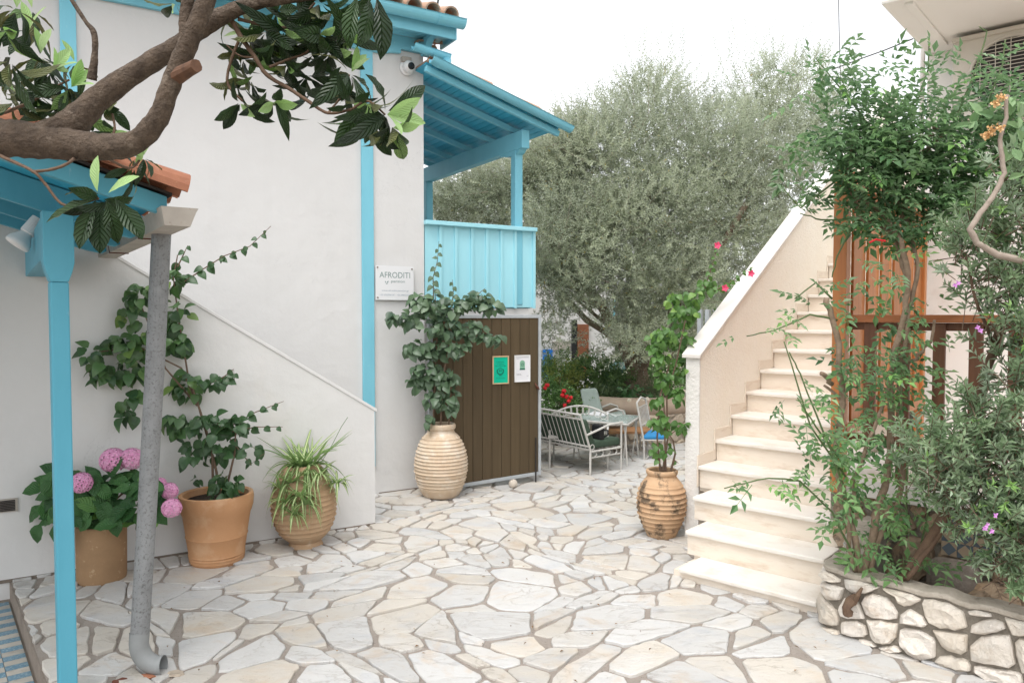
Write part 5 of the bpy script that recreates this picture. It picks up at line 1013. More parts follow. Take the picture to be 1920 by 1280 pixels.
for a in ((20, 115, YL-.1, 250, 8, .2, 1), (10, 55, YL, 280, 7, .19, 2), (75, 105, Yb, 60, 8, .16, 2), (95, 135, Yb, 20, 8, .16, 3), (130, 165, Yb, 10, 8, .16, 3), (70, 175, Yb+.05, 260, 8, .16, 1), (30, 190, Yb, 250, 8, .17, 0), (110, 200, Yb+.1, 280, 8, .15, 1), (55, 60, Yb+.2, 70, 6, .16, 2), (195, 190, Yb+.2, 300, 6, .15, 2), (165, 215, Yb+.2, 270, 7, .14, 0), (215, 245, Yb+.2, 290, 6, .15, 1), (268, 296, Yb+.3, 60, 7, .12, 2), (250, 312, Yb+.3, 10, 6, .13, 1), (30, 20, Yb, 60, 6, .18, 2), (140, 120, Yb+.3, 90, 4, .14, 1), (330, 5, Yb+.2, 250, 5, .13, 1), (15, 150, Yb+.2, 200, 7, .17, 1), (120, 175, Yb+.2, 230, 6, .15, 0), (60, 20, Yb+.3, 80, 5, .15, 1)): whorl(*a)
twig([(0, 215, Yb), (60, 190, Yb), (110, 160, Yb), (130, 150, Yb)], 4, 2.5); twig([(200, 275, Yb+.1), (215, 240, Yb+.15), (205, 195, Yb+.2)], 4, 2.5); twig([(180, 285, Yb), (240, 315, Yb+.2), (262, 300, Yb+.3)], 4, 2.5)
Ys = YL-.15                                           # the sprig hanging before the veranda roof
twig([(-40, 270, YL), (0, 292, YL-.05), (60, 320, Ys), (85, 345, Ys), (122, 385, Ys), (185, 372, Ys-.02)], 4.5, 3); twig([(60, 322, Ys), (95, 318, Ys), (125, 308, Ys), (140, 296, YL)], 4, 4)
whorl(188, 372, Ys, 300, 6, .13, 0, (65, 100), .75); whorl(212, 375, Ys, 320, 4, .13, 0, (50, 95), .5)
for (u, v, d, nn, L) in ((185, 372, vec(-1, -.1, -.35), vec(-.2, -.6, .8), .19), (180, 375, vec(-.35, -.2, -1), vec(-.2, -1, .1), .17), (188, 378, vec(0, -.1, -1), vec(.3, -1, 0), .17), (200, 374, vec(.3, -.1, -1), vec(.4, -.8, .1), .15), (215, 372, vec(.65, -.2, -.75), vec(.6, -.6, .3), .17), (185, 365, vec(-1, 0, .35), vec(0, -.5, .9), .13)): place('leaf', lq[rg.integers(2)], loq, at(u, v, Ys-.03), d, nn, L)
for (u, v, d) in ((203, 362, vec(.9, -.2, .55)), (183, 360, vec(-.05, -.1, 1))): place('young_leaf', lqy, loq, at(u, v, Ys-.05), d, vec(-.3, -.8, .5), .12)
# ================================================================== OLIVE TREE
m_oliv = leafmat('olive_leaf', (.10, .125, .065), (.52, .56, .42), (.54, .58, .48), .36, .25, spec=.6, young=(.42, .33, .08))
YO = 11.8; og = gp(1190, 770); oT = vec((1188-960)/F*YO, YO, 0)
olive = thing('olive_tree', tuple(oT), 'large silver-green olive tree with gnarled trunk behind the gate', 'tree')
def gnarl(c, Pts, n=28, amp=.16, seed=1):
    V = []; m = len(Pts)
    for i, (x, y, z, r) in enumerate(Pts):
        for k in range(n):
            a = 2*math.pi*k/n; q = vec(math.cos(a), math.sin(a), 0); f = 1+amp*noise.noise(Vector((q[0]*2.2, q[1]*2.2, z*2.5+seed)))*2+amp*.9*noise.noise(Vector((q[0]*6, q[1]*6, z*7+seed)))
            V.append(c+vec(x, y, z)+q*r*f)
    b = MB(); b.add(V, [(i*n+k, i*n+(k+1) % n, (i+1)*n+(k+1) % n, (i+1)*n+k) for i in range(m-1) for k in range(n)]+[tuple(range((m-1)*n, m*n))]); return b
kk = YO/F; zz = lambda v: H-(v-VH)*kk
zs = np.linspace(0, 1, 30); tz = [(.0+.05*math.sin(t*3), 0, t*(zz(655)), np.interp(t, [0, .25, .5, .72, 1], [34, 34, 29, 20, 17])*kk) for t in zs]
obj('trunk', gnarl(oT, tz), m_olivebark, olive, smooth=True)
tt = oT+UP*zz(670)
for P, r in (([(1195, 690), (1225, 650), (1260, 590), (1330, 500), (1400, 380)], 15), ([(1185, 690), (1165, 640), (1120, 560), (1060, 500), (1020, 430)], 12), ([(1185, 680), (1180, 600), (1200, 480), (1220, 340)], 13), ([(1165, 640), (1100, 600), (1040, 535), (985, 520)], 7), ([(1130, 575), (1090, 560), (1050, 470), (1035, 430)], 7), ([(1155, 620), (1115, 590), (1080, 560)], 5)):
    b = MB(); p = np.array([at(u, v, YO-.25*i) for i, (u, v) in enumerate(P)]); b.tube(p, np.linspace(r, r*.35, len(P))*kk, 9, jit=.25); obj('limb', b, m_olivebark, olive)
rg = np.random.default_rng(61)
OC = [(1225, 315, 165, 155, YO-.4, 820), (1120, 330, 130, 130, YO-.6, 600), (1350, 310, 120, 120, YO-.3, 500), (1215, 195, 65, 50, YO, 120), (1425, 190, 55, 60, YO+.2, 110), (1480, 200, 90, 90, YO+.4, 220), (1440, 320, 100, 110, YO, 360), (1330, 420, 130, 110, YO-.6, 560), (1200, 440, 140, 110, YO-.9, 620), (1080, 440, 110, 90, YO-.9, 420), (1040, 300, 70, 60, YO-.3, 190), (960, 380, 110, 70, YO, 330), (880, 385, 90, 50, YO+.3, 260), (1000, 330, 80, 60, YO, 200), (1095, 270, 70, 45, YO-.2, 150), (1190, 640, 50, 35, YO-1.3, 90), (1150, 535, 110, 55, YO-1.1, 170), (1260, 540, 90, 90, YO-1.0, 380), (1060, 535, 60, 55, YO-1.0, 130), (1035, 620, 40, 50, YO-1.0, 45), (1090, 480, 60, 60, YO-1.2, 120), (1030, 470, 40, 60, YO-1.2, 90), (1230, 620, 70, 50, YO-.6, 190), (1180, 610, 35, 60, YO+.4, 120), (1125, 610, 40, 50, YO-1.1, 10), (1500, 300, 70, 90, YO+.2, 170), (1400, 450, 70, 60, YO-.2, 170), (1540, 240, 50, 80, YO+.4, 90), (820, 395, 40, 30, YO+.4, 90), (900, 370, 80, 50, YO+.6, 180), (1010, 370, 70, 70, YO+.5, 200), (1060, 290, 40, 40, YO+.2, 70)]
P, C = clumps(OC, .9, rg, 1.95); n = len(P)
d = N_((P-C)*vec(1, .8, 1)*1.2+vec(0, -.25, .35)+rg.normal(0, .45, (n, 3))); L = rg.uniform(.22, .46, n)
top = [(u+rg.normal(0, 13), v, rg.uniform(.6, 1.15), uu) for u, v, uu in [(1190, 190, 0), (1205, 130, 0), (1225, 120, 0), (1255, 105, 0), (1270, 130, .1), (1160, 200, -.2), (1300, 160, .2), (1405, 95, 0), (1412, 110, .1), (1395, 130, -.2), (1450, 120, .2), (1510, 115, .1), (1530, 130, .3), (1100, 230, -.4), (1080, 215, -.3), (1130, 220, -.2), (1330, 150, .2), (1480, 130, -.1), (1360, 140, -.3), (1180, 170, -.2), (1240, 115, -.2), (1560, 160, .4), (1590, 130, .4)] for _ in range(3)]
PT_ = np.array([at(u, v+25, YO-.1) for u, v, l, t in top]); d = np.vstack([d, N_(np.array([vec(t+rg.normal(0, .2), rg.normal(0, .2), 1) for _, _, _, t in top]))]); L = np.r_[L, [l*.75 for _, _, l, _ in top]]; P = np.vstack([P, PT_])
a = list(shoots(P, d, L, 17, .062, .0135, .72, rg, droop=.02, whorl=math.pi/2+.4)); a[2] = N_(a[2]+np.array([.1, -.45, .95])*rg.uniform(.3, 1.3, (len(a[2]), 1))); b = MB()
tint = np.clip((rg.normal(.42, .2, len(P))+np.array([.55*noise.noise(Vector(p*1.5)) for p in P]))[a[5]]+rg.normal(0, .12, len(a[0])), 0, .89); tint[rg.random(len(tint)) < .006] = .98
leaves(b, DIA, a[0], a[1], a[2], a[3]*1.15, a[4]*1.2, tint); obj('crown', b, m_oliv, olive, kind='stuff')
b = MB()
for i in rg.choice(len(P), 900, replace=False): b.tube([P[i]-d[i]*.12, P[i]+d[i]*L[i]*.95], [.005, .0015], 3, cap=False)
obj('twigs', b, m_paleb, olive, kind='stuff')
# ================================================================== BEHIND: white house, hedge, beds
fw = Frame(at(1153, 700, 15.6)*vec(1, 1, 0), vec(1, .12, 0)); bh = thing('whitewashed_house', tuple(fw.pt(-2, -1, 0)), 'white house with brown and blue doors glimpsed beneath the olive tree', 'house')
b = MB(); b.prism([fw.pt(-6, 0, -.2), fw.pt(0, 0, -.2), fw.pt(0, 0, 3.3), fw.pt(-6, 0, 3.3)], -fw.n*4); obj('wall', b, m_plaster, bh)
def panel(Fm, u0, v0, u1, v1, d0, d1, mat, nm, par):
    b = MB(); band(b, Fm, u0, v0, u1, v1, d0, d1); return obj(nm, b, mat, par)
panel(fw, 1083, 608, 1104, 700, 0, .06, m_doorwood, 'door', bh); panel(fw, 1072, 600, 1082, 700, 0, .05, m_glass, 'window', bh); panel(fw, 1018, 655, 1036, 710, 0, .05, m_bdoor, 'shutter', bh); panel(fw, 1150, 560, 1154, 640, 0, .05, m_blue, 'corner_strip', bh)
panel(fw, 1036, 640, 1070, 656, 0, .03, m_tilew, 'window_box', bh)
q = gp(1164, 742); q = vec((1163-960)/F*14.5, 14.5, 0); zb = H-(684-VH)*14.5/F
bi = thing('waste_bin', tuple(q), 'dark green waste bin half hidden behind the olive trunk', 'bin'); b = MB(); b.prism([q+vec(-.28, -.3, 0), q+vec(.28, -.3, 0), q+vec(.34, -.33, zb-.06), q+vec(-.34, -.33, zb-.06)], vec(0, .6, 0)); obj('body', b, m_binm, bi); b = MB(); b.prism([q+vec(-.37, -.36, zb-.06), q+vec(.37, -.36, zb-.06), q+vec(.36, -.3, zb+.03), q+vec(-.36, -.3, zb+.03)], vec(0, .66, 0)); obj('lid', b, m_binm, bi)
m_hedge = leafmat('hedge_leaf', (.06, .13, .045), (.22, .34, .13), None, .45, .15)
m_yel = leafmat('yellow_green_leaf', (.09, .16, .04), (.34, .38, .12), None, .5, .25)
m_rose = leafmat('rose_leaf', (.05, .125, .035), (.16, .28, .09), None, .5, .2)
def bush(nm, label, lst, mat, ll, lw, seed, dr=.45, tm=DIA, kind=None, per=9, cat='bush', L=.22):
    rg = np.random.default_rng(seed); P, C = clumps(lst, dr, rng=rg); n = len(P); d = N_((P-C)*1.5+vec(0, -.3, .5)+rg.normal(0, .5, (n, 3))); a = shoots(P, d, rg.uniform(.6, 1.1, n)*L, per, ll, lw, .9, rg)
    c = C.mean(0); o = thing(nm, (c[0], c[1], 0), label, cat); b = MB(); leaves(b, tm, a[0], a[1], a[2], a[3], a[4], np.clip(rg.normal(.45, .22, n)[a[5]]+rg.normal(0, .12, len(a[0])), 0, .89)); obj('foliage', b, mat, o, kind='stuff')
    b = MB()
    for q in C[np.unique(np.linspace(0, n-1, min(n, 12)).astype(int))]: b.tube([vec(c[0]+(q[0]-c[0])*.4, c[1], 0), q], [.02, .006], 6)
    obj('stems', b, m_stem, o); return o
rg = np.random.default_rng(71)                        # dense garden growth that closes the view
hb = MB(); n = 5200; P = np.stack([rg.uniform(-3, 9, n), 17.6+rg.uniform(-.8, .8, n), rg.uniform(-.2, 2.9, n)], 1); P[:, 2] *= .75+.25*np.sin(P[:, 0]*1.7); d = N_(rg.normal(0, .6, (n, 3))+vec(0, -.5, .5)); a = shoots(P, d, np.full(n, .4), 10, .11, .05, .9, rg); leaves(hb, DIA, a[0], a[1], a[2], a[3], a[4], np.clip(rg.normal(.35, .2, len(a[0])), 0, .89))
hd = solo('hedge', hb, m_hedge, 'tall dark garden growth closing the view far behind the olive', 'hedge', kind='stuff')
YB = 11.6
bush('garden_bush', 'dark green leafy bush under the olive branches beside the trunk', [(1120, 700, 50, 28, YB+.4, 130), (1150, 720, 40, 24, YB+.2, 90), (1060, 690, 45, 25, YB+.8, 90), (1110, 740, 45, 20, YB, 90), (1040, 700, 30, 25, YB+.5, 60)], m_hedge, .08, .04, 72)
bush('garden_bush', 'yellow-green shrub behind the red roses', [(1060, 712, 34, 24, YB-.1, 80), (1075, 735, 26, 20, YB-.3, 50), (1040, 725, 20, 20, YB-.1, 30)], m_yel, .075, .035, 73, .3)
ro = bush('rose_bush', 'leafy rose bush with red blooms beside the open gate', [(1035, 745, 28, 22, 10.4, 75), (1060, 755, 32, 20, 10.4, 75), (1085, 765, 24, 14, 10.5, 40), (1025, 770, 20, 14, 10.3, 30), (1050, 700, 10, 10, 10.6, 8)], m_rose, .06, .035, 74, .3)
m_red = mk('red_petals', (.60, .015, .02), (.7, .03, .04), 30, .6, 0)
for u, v in ((1026, 722), (1022, 727), (1057, 733), (1054, 741), (1062, 743), (1070, 745), (1059, 760), (1066, 752), (1219, 656)):
    b = MB(); b.ball(at(u, v, 10.0), .030 if u < 1200 else .022, 8, rough=.5, seed=u); obj('bloom', b, m_red, ro)
bush('grassy_plant', 'spiky narrow-leaved plant at the foot of the olive trunk', [(1135, 750, 20, 14, 11.1, 40), (1150, 755, 14, 10, 11.0, 25)], leafmat('spiky_leaf', (.08, .14, .06), (.2, .27, .14), None, .5, .2), .16, .014, 75, .2, cat='plant')
bush('feathery_plant', 'feathery pale green plant right of the olive trunk', [(1222, 735, 16, 22, 11.2, 60), (1235, 750, 14, 14, 11.1, 40)], leafmat('feathery_leaf', (.10, .16, .07), (.22, .29, .15), None, .6, .2), .06, .012, 76, .2, cat='plant')
bp = bush('broad_leaved_plant', 'low broad-leaved plant with pale flowers on the curved bed wall', [(1180, 752, 18, 10, 10.9, 12), (1200, 750, 12, 10, 10.9, 8)], leafmat('broad_leaf', (.06, .15, .06), (.15, .27, .12), None, .4, .15), .13, .10, 77, .15, tm=HEX, cat='plant', per=4)
m_flw = mk('pale_petals', (.72, .62, .58), (.74, .70, .5), 40, .7, 0)
for u, v in ((1180, 751), (1205, 752), (1214, 749), (1198, 757)):
    b = MB(); b.ball(at(u, v, 10.5), .035, 8, rough=.4, seed=u); obj('flower', b, m_flw, bp)
bw_c = vec((1185-960)/F*11.6, 11.6, 0); bwr = 1.15
bed = thing('garden_bed_wall', tuple(bw_c), 'curved low fieldstone bed wall with smooth rounded coping around the olive', 'wall')
bph = lambda s, d, z: bw_c+vec(math.sin(s/bwr-1.1), -math.cos(s/bwr-1.1), 0)*(bwr+d)+UP*z
zc_ = H-(757-VH)*(11.6-bwr)/F
b = MB(); SSb = np.linspace(-.6, 3.4, 30); V = []
for s in SSb: V += [bph(s, -.02, -.1), bph(s, -.02, zc_-.1), bph(s, -.3, zc_-.1), bph(s, -.3, -.1)]
nn = len(SSb); b.add(V, [(4*i+k, 4*i+(k+1) % 4, 4*i+4+(k+1) % 4, 4*i+4+k) for i in range(nn-1) for k in range(4)]); obj('mortar', b, m_coping, bed)
b = MB(); b.tube([bph(s, -.1, zc_-.06) for s in SSb], .13, 12); obj('coping', b, mk('bed_coping', (.50, .39, .30), (.42, .33, .26), 6, .9, .4, 30), bed, smooth=True)
stone_wall(bed, m_earthstone, lambda s, d, z: bph(s, d-.02, z), 2.7, max(zc_-.16, .18), 0, .15, 14, gap=.01, bulge=.03)
b = MB(); b.add([bph(s, -.25, zc_-.08) for s in np.linspace(0, 2*math.pi*bwr, 24)], [tuple(range(24))]); obj('soil', b, m_soil, bed)
# ================================================================== GARDEN FURNITURE
def ironbar(mb, pts, r=.011): mb.tube(pts, r, 7)
bl_, bd_ = nrm(vec(-.61, .79, 0)), nrm(vec(.79, .61, 0)); b0 = gp(1106.7, 893)
bench = thing('garden_bench', tuple(b0), 'white iron garden bench with dark green cushions seen from behind', 'bench')
kz = b0[1]/F; sh = H-(845-VH)*kz; bhh = H-(776-VH)*kz; ah = H-(803-VH)*8.3/F; dep = .50; BLn = 1.5; lean = -bd_*.16
def bpt(l, d, z): return b0+bl_*l+bd_*d+UP*z
m = MB()
for l in (0, BLn):
    ironbar(m, [bpt(l, 0, 0), bpt(l, 0, sh), bpt(l, 0, sh)+lean*1.0+UP*(bhh-sh)], .013); ironbar(m, [bpt(l, dep, 0), bpt(l, dep, ah)], .012); ironbar(m, [bpt(l, -.06, sh+(bhh-sh)*.42), bpt(l, dep*.6, ah-.01), bpt(l, dep+.02, ah)], .013); ironbar(m, [bpt(l, 0, sh-.02), bpt(l, dep, sh-.02)], .012); ironbar(m, [bpt(l, 0, sh-.09), bpt(l, dep, sh-.09)], .008)
    for k in range(4): ironbar(m, [bpt(l, .08+.11*k, sh-.02), bpt(l, .10+.11*k, sh-.06), bpt(l, .06+.11*k, sh-.09)], .006)
    ironbar(m, [bpt(l, .03+.03*math.cos(t), sh+.03+.03*math.sin(t)) for t in np.linspace(0, 6.3, 14)], .005)
for z, t in ((sh, 0), (bhh, 1), (bhh-.055, .86), (sh+.04, .1)): ironbar(m, [bpt(0, 0, z)+lean*t, bpt(BLn, 0, z)+lean*t], .012)
ironbar(m, [bpt(0, dep, sh-.02), bpt(BLn, dep, sh-.02)], .012)
obj('frame', m, m_iron, bench)
for k in range(1, 20):
    l = BLn*k/20; b = MB(); ironbar(b, [bpt(l, 0, sh), bpt(l, 0, bhh-.05)+lean*.88], .0045); obj('back_bar', b, m_iron, bench)
b = MB(); 
for k in range(14): c = bpt(.06+k*.105, 0, bhh-.028)+lean*.93; ironbar(b, [c+bl_*.022*math.cos(t)+UP*.022*math.sin(t) for t in np.linspace(0, 6.28, 12)], .004)
obj('scrollwork', b, m_iron, bench)
b = MB(); b.prism([bpt(.03, .02, sh), bpt(BLn-.03, .02, sh), bpt(BLn-.03, dep+.02, sh), bpt(.03, dep+.02, sh)], UP*.09); obj('seat_cushion', b, m_green, bench, bevel=.025)
b = MB(); b.prism([bpt(.03, .025, sh+.03)+lean*.05, bpt(.03, .12, sh+.06)+lean*.05, bpt(.03, .12, bhh-.065)+lean*.86, bpt(.03, .025, bhh-.065)+lean*.9], bl_*(BLn-.06)); obj('back_cushion', b, m_green, bench, bevel=.025)
bg0 = bpt(.10, .20, sh+.088); b = MB(); b.prism([bg0+bl_*x+UP*z for x, z in ((-.06, 0), (.10, 0), (.09, .17), (-.05, .17))], bd_*.07); bag = thing('black_bag', tuple(bg0), 'small black bag standing on the green bench cushion', 'bag'); obj('body', b, m_black, bag, bevel=.015)
b = MB(); ironbar(b, [bg0+bd_*.07-bl_*.05+UP*.03, bg0+bd_*.13-bl_*.05+UP*.05, bg0+bd_*.13-bl_*.05+UP*.10, bg0+bd_*.07-bl_*.05+UP*.11], .01); obj('handle', b, m_black, bag)
# sage covered lounge chair, facing right
c0 = vec((1122-960)/F*10.2, 10.2, 0); kz = 10.2/F; zz = lambda v: H-(v-VH)*kz
lc = thing('lounge_chair', tuple(c0), 'white iron armchair with a sage green cloth draped over its tall back', 'chair'); xx = lambda u: vec((u-960)*kz, 10.2, 0)
seat = zz(792)*1.0
b = MB(); b.prism([xx(1098)+UP*seat+vec(0, -.05, 0), xx(1135)+UP*(seat)+vec(0, -.05, 0), xx(1120)+UP*zz(730)+vec(0, .1, 0), xx(1088)+UP*zz(732)+vec(0, .1, 0)], nrm(vec(.3, .95, .2))*.07); obj('back_cover', b, m_sage, lc, bevel=.03)
b = MB(); b.prism([xx(1104)+UP*seat+vec(0, -.25, 0), xx(1170)+UP*(zz(779))+vec(0, -.25, 0), xx(1178)+UP*zz(779)+vec(0, .25, 0), xx(1120)+UP*seat+vec(0, .25, 0)], UP*.05); obj('seat', b, m_sage, lc, bevel=.02)
for y in (-.27, .27):
    m = MB(); ironbar(m, [xx(1130)+vec(0, y, zz(770)), xx(1150)+vec(0, y, zz(762)), xx(1163)+vec(0, y, zz(766)), xx(1168)+vec(0, y, zz(782)), xx(1160)+vec(0, y, 0)], .014); ironbar(m, [xx(1110)+vec(0, y, seat), xx(1108)+vec(0, y, 0)], .014); ironbar(m, [xx(1108)+vec(0, y, seat), xx(1170)+vec(0, y, seat)], .012); obj('side_frame', m, m_iron, lc)
# iron settee whose scrolled back shows behind the bench
c1 = vec((1088-960)/F*9.3, 9.3, 0); kz = 9.3/F; zz = lambda v: H-(v-VH)*kz; st_ = thing('iron_settee', tuple(c1), 'white iron settee with curved scrolled back behind the green bench', 'settee'); m = MB(); ex = nrm(vec(.97, -.12, 0)); W2 = 52*kz
arc = [c1+ex*W2*t+UP*(zz(778)+(zz(761)-zz(778))*(1-t*t)) for t in np.linspace(-1, 1, 17)]; ironbar(m, arc, .012); low = [c1+ex*W2*t*.94+vec(0, -.03, 0)+UP*zz(792) for t in np.linspace(-1, 1, 9)]; ironbar(m, low, .010)
for t in (-1, 1):
    ironbar(m, [c1+ex*W2*t+UP*zz(778), c1+ex*W2*t*.95+UP*zz(810), c1+ex*W2*t*.95], .012); f_ = vec(-.12, -.95, 0)*.45; ironbar(m, [c1+ex*W2*t+UP*zz(790), c1+ex*W2*t+f_*.6+UP*zz(792), c1+ex*W2*t+f_+UP*zz(800), c1+ex*W2*t+f_], .012)
obj('frame', m, m_iron, st_); m = MB()
for k in range(9):
    t = -.85+k*.2125; cc_ = c1+ex*W2*t+UP*(zz(782)+(zz(768)-zz(782))*(1-t*t)*.9); ironbar(m, [cc_+ex*.045*math.cos(a)+UP*.05*math.sin(a) for a in np.linspace(0, 6.28, 14)], .006)
for k in range(14): t = -.93+k*.143; ironbar(m, [c1+ex*W2*t*.95+UP*zz(792), c1+ex*W2*t*.95+UP*zz(812)], .006)
obj('scrollwork', m, m_iron, st_); m = MB(); m.prism([c1-ex*W2*.93+UP*zz(812), c1+ex*W2*.93+UP*zz(812), c1+ex*W2*.93+vec(-.1, -.45, zz(812)), c1-ex*W2*.93+vec(-.1, -.45, zz(812))], UP*.03); obj('seat', m, m_iron, st_)
# glass table
t0 = gp(1176, 876); kz = t0[1]/F; th = H-(797-VH)*kz; gx, gy = nrm(vec(-.80, .55, 0)), nrm(vec(.35, .93, 0)); tb_ = thing('garden_table', tuple(t0), 'white iron garden table with a clear glass top', 'table')
co = [t0, t0+gx*.75, t0+gx*.75+gy*.7, t0+gy*.7]; m = MB()
for i in range(4):
    ironbar(m, [co[i], co[i]+(co[(i+2) % 4]-co[i])*.06+UP*th], .012); ironbar(m, [co[i]+UP*th, co[(i+1) % 4]+UP*th], .013); ironbar(m, [co[i]+(co[(i+2) % 4]-co[i])*.10, co[i]+(co[(i+2) % 4]-co[i])*.02+UP*th], .008)
obj('frame', m, m_iron, tb_); m = MB(); m.prism([q+UP*(th+.014) for q in co], UP*.008); obj('glass_top', m, m_tglass, tb_)
q = t0+gx*.42+gy*.40+UP*(th+.0235); m = MB(); m.prism([q, q+gx*.24, q+gx*.24+gy*.3, q+gy*.3], UP*.006); solo('sheet', m, m_paper, 'white sheet lying on the glass garden table', 'paper')
# low wooden table and iron chair with blue cushion
w0 = vec((1170-960)/F*10.0, 10.0, 0); kz = 10.0/F; zw = H-(805-VH)*kz; wt = thing('low_wooden_table', tuple(w0), 'low brown wooden table on thin rods behind the glass table', 'table')
for k in range(3):
    m = MB(); m.prism([w0+vec(-.40, -.2+.14*k, zw), w0+vec(.36, -.2+.14*k, zw), w0+vec(.36, -.07+.14*k, zw), w0+vec(-.40, -.07+.14*k, zw)], UP*-.035); obj('plank', m, m_brownpl, wt, bevel=.004)
for x in (-.34, -.30, .3, .26):
    for y in (-.15, .2): m = MB(); ironbar(m, [w0+vec(x, y, 0), w0+vec(x, y, zw-.035)], .009); obj('leg', m, m_iron, wt)
h0 = gp(1232, 858); kz = h0[1]/F; hz = lambda v: H-(v-VH)*kz; ch = thing('iron_chair', tuple(h0), 'white iron garden chair with bright blue seat cushion', 'chair'); X_ = lambda u: (u-1232)*kz
m = MB()
for y, u in ((-.2, 1194), (.25, 1222)): ironbar(m, [h0+vec(X_(u)+.06, y, 0), h0+vec(X_(u)+.05, y, hz(822)), h0+vec(X_(u)-.04, y, hz(752))], .013)
for y, u in ((-.2, 1245), (.25, 1262)): ironbar(m, [h0+vec(X_(u), y, 0), h0+vec(X_(u)-.03, y, hz(820))], .012)
ironbar(m, [h0+vec(X_(1194)-.04, -.2, hz(752)), h0+vec(X_(1207)-.04, .02, hz(745)), h0+vec(X_(1222)-.04, .25, hz(752))], .012); ironbar(m, [h0+vec(X_(1194)-.03, -.2, hz(762)), h0+vec(X_(1222)-.03, .25, hz(762))], .008); ironbar(m, [h0+vec(X_(1194)+.01, -.2, hz(795)), h0+vec(X_(1222)+.01, .25, hz(795))], .009)
for k in range(1, 7): ironbar(m, [h0+vec(X_(1194+4*k)-.03, -.2+.064*k, hz(762)), h0+vec(X_(1194+4*k)+.01, -.2+.064*k, hz(795))], .006)
for u0, u1 in ((1205, 1255), (1250, 1205)): ironbar(m, [h0+vec(X_(u0), -.2, .02), h0+vec(X_(u1), .2, hz(825))], .007)
ironbar(m, [h0+vec(X_(q), y, hz(821)) for q, y in ((1197, -.2), (1245, -.2), (1258, .25), (1222, .25), (1197, -.2))], .011); obj('frame', m, m_iron, ch)
m = MB(); m.prism([h0+vec(X_(1200), -.21, hz(820)), h0+vec(X_(1242), -.21, hz(820)), h0+vec(X_(1256), .24, hz(820)), h0+vec(X_(1222), .24, hz(820))], UP*.055); obj('cushion', m, m_bluecush, ch, bevel=.02)
# ================================================================== JASMINE over the screen and planter
m_jas = leafmat('jasmine_leaf', (.04, .105, .045), (.165, .285, .115), (.19, .30, .16), .36, .28, spec=.6, young=(.20, .38, .10))
m_jaso = leafmat('jasmine_spray', (.05, .125, .05), (.19, .32, .125), (.2, .31, .16), .4, .25, obj_rnd=True, young=(.20, .38, .10))
YJ = PF.pt(.5, -.35, 0)[1]
jr = gp(1610, 1066, .14); jas = thing('jasmine_vine', tuple(jr), 'jasmine vine with twisting woody stems sprawling over the timber screen', 'vine')
def pinnate(mb, p, d, nm, L, tint, pairs=3):
    """one compound leaf: leaflets in pairs along a rachis"""
    d = nrm(d); x = nrm(np.cross(d, nm)); z = np.cross(x, d); P, D, Nn, LL = [], [], [], []
    for i in range(pairs):
        t = (i+.8)/(pairs+.6); c = p+d*L*t-UP*.12*L*t*t
        for s in (-1, 1): P.append(c); D.append(x*s*.85+d*.55-z*.12); Nn.append(z+x*s*.25); LL.append(L*.40*(1-.15*abs(i-1)))
    P.append(p+d*L*.88-UP*.1*L); D.append(d); Nn.append(z); LL.append(L*.46)
    if L == 1.0: e = p+d*.9-UP*.1; mb.add([p-x*.012, p+x*.012, e+x*.006, e-x*.006], [(0, 1, 2, 3)])
    leaves(mb, DIA, P, D, Nn, np.array(LL), np.array(LL)*.46, tint)
rg = np.random.default_rng(81)
b = MB()
def vine(P, r0, r1, tgt=b, wob=6):
    pts = []; m = len(P)
    for i, (u, v, Y) in enumerate(P): pts.append(at(u, v, Y))
    pts = np.array(pts); ts = np.linspace(0, m-1, (m-1)*4+1); q = np.stack([np.interp(ts, range(m), pts[:, k]) for k in range(3)], 1); q[1:-1] += rg.normal(0, wob*YJ/F*.3, (len(ts)-2, 3)); tgt.tube(q, np.linspace(r0, r1, len(ts))*YJ/F*(.62 if r0 > 3 else .8), 8, jit=.2)
Y0, Y1, Y2 = YJ, YJ+.12, YJ+.25
vine([(1612, 1075, Y0), (1602, 1010, Y0), (1578, 930, Y1), (1565, 850, Y1), (1580, 760, Y1), (1575, 670, Y1), (1558, 590, Y1), (1550, 558, Y1)], 11, 9)
vine([(1618, 1078, Y0), (1640, 980, Y0), (1660, 900, Y1), (1672, 830, Y1), (1668, 740, Y1), (1678, 660, Y1), (1694, 600, Y1), (1702, 530, Y1), (1690, 450, Y1), (1650, 395, Y2), (1600, 370, Y2)], 12, 8)
vine([(1625, 1080, Y0), (1650, 1000, Y0), (1690, 930, Y1), (1690, 850, Y1), (1685, 700, Y1), (1704, 590, Y1), (1722, 500, Y1), (1700, 400, Y2), (1650, 330, Y2)], 9, 6)
vine([(1604, 1070, Y0), (1590, 1000, Y0), (1600, 900, Y0), (1640, 800, Y0), (1670, 720, Y1)], 8, 5)
vine([(1702, 520, Y1), (1680, 440, Y2), (1612, 410, Y2), (1588, 330, Y2), (1600, 260, Y2)], 8, 4); vine([(1690, 420, Y2), (1720, 300, Y2), (1770, 250, Y2), (1750, 240, Y2)], 8, 5); vine([(1670, 290, Y2-.1), (1700, 265, Y2-.1), (1750, 252, Y2-.1)], 6, 5); vine([(1680, 680, Y1), (1720, 675, Y1-.05), (1745, 640, Y1-.05), (1752, 600, Y1-.05)], 6, 4)
vine([(1560, 720, Y1), (1540, 700, Y1-.05)], 8, 7); vine([(1585, 760, Y1), (1545, 722, Y1)], 5, 4)
sh_ = MB()
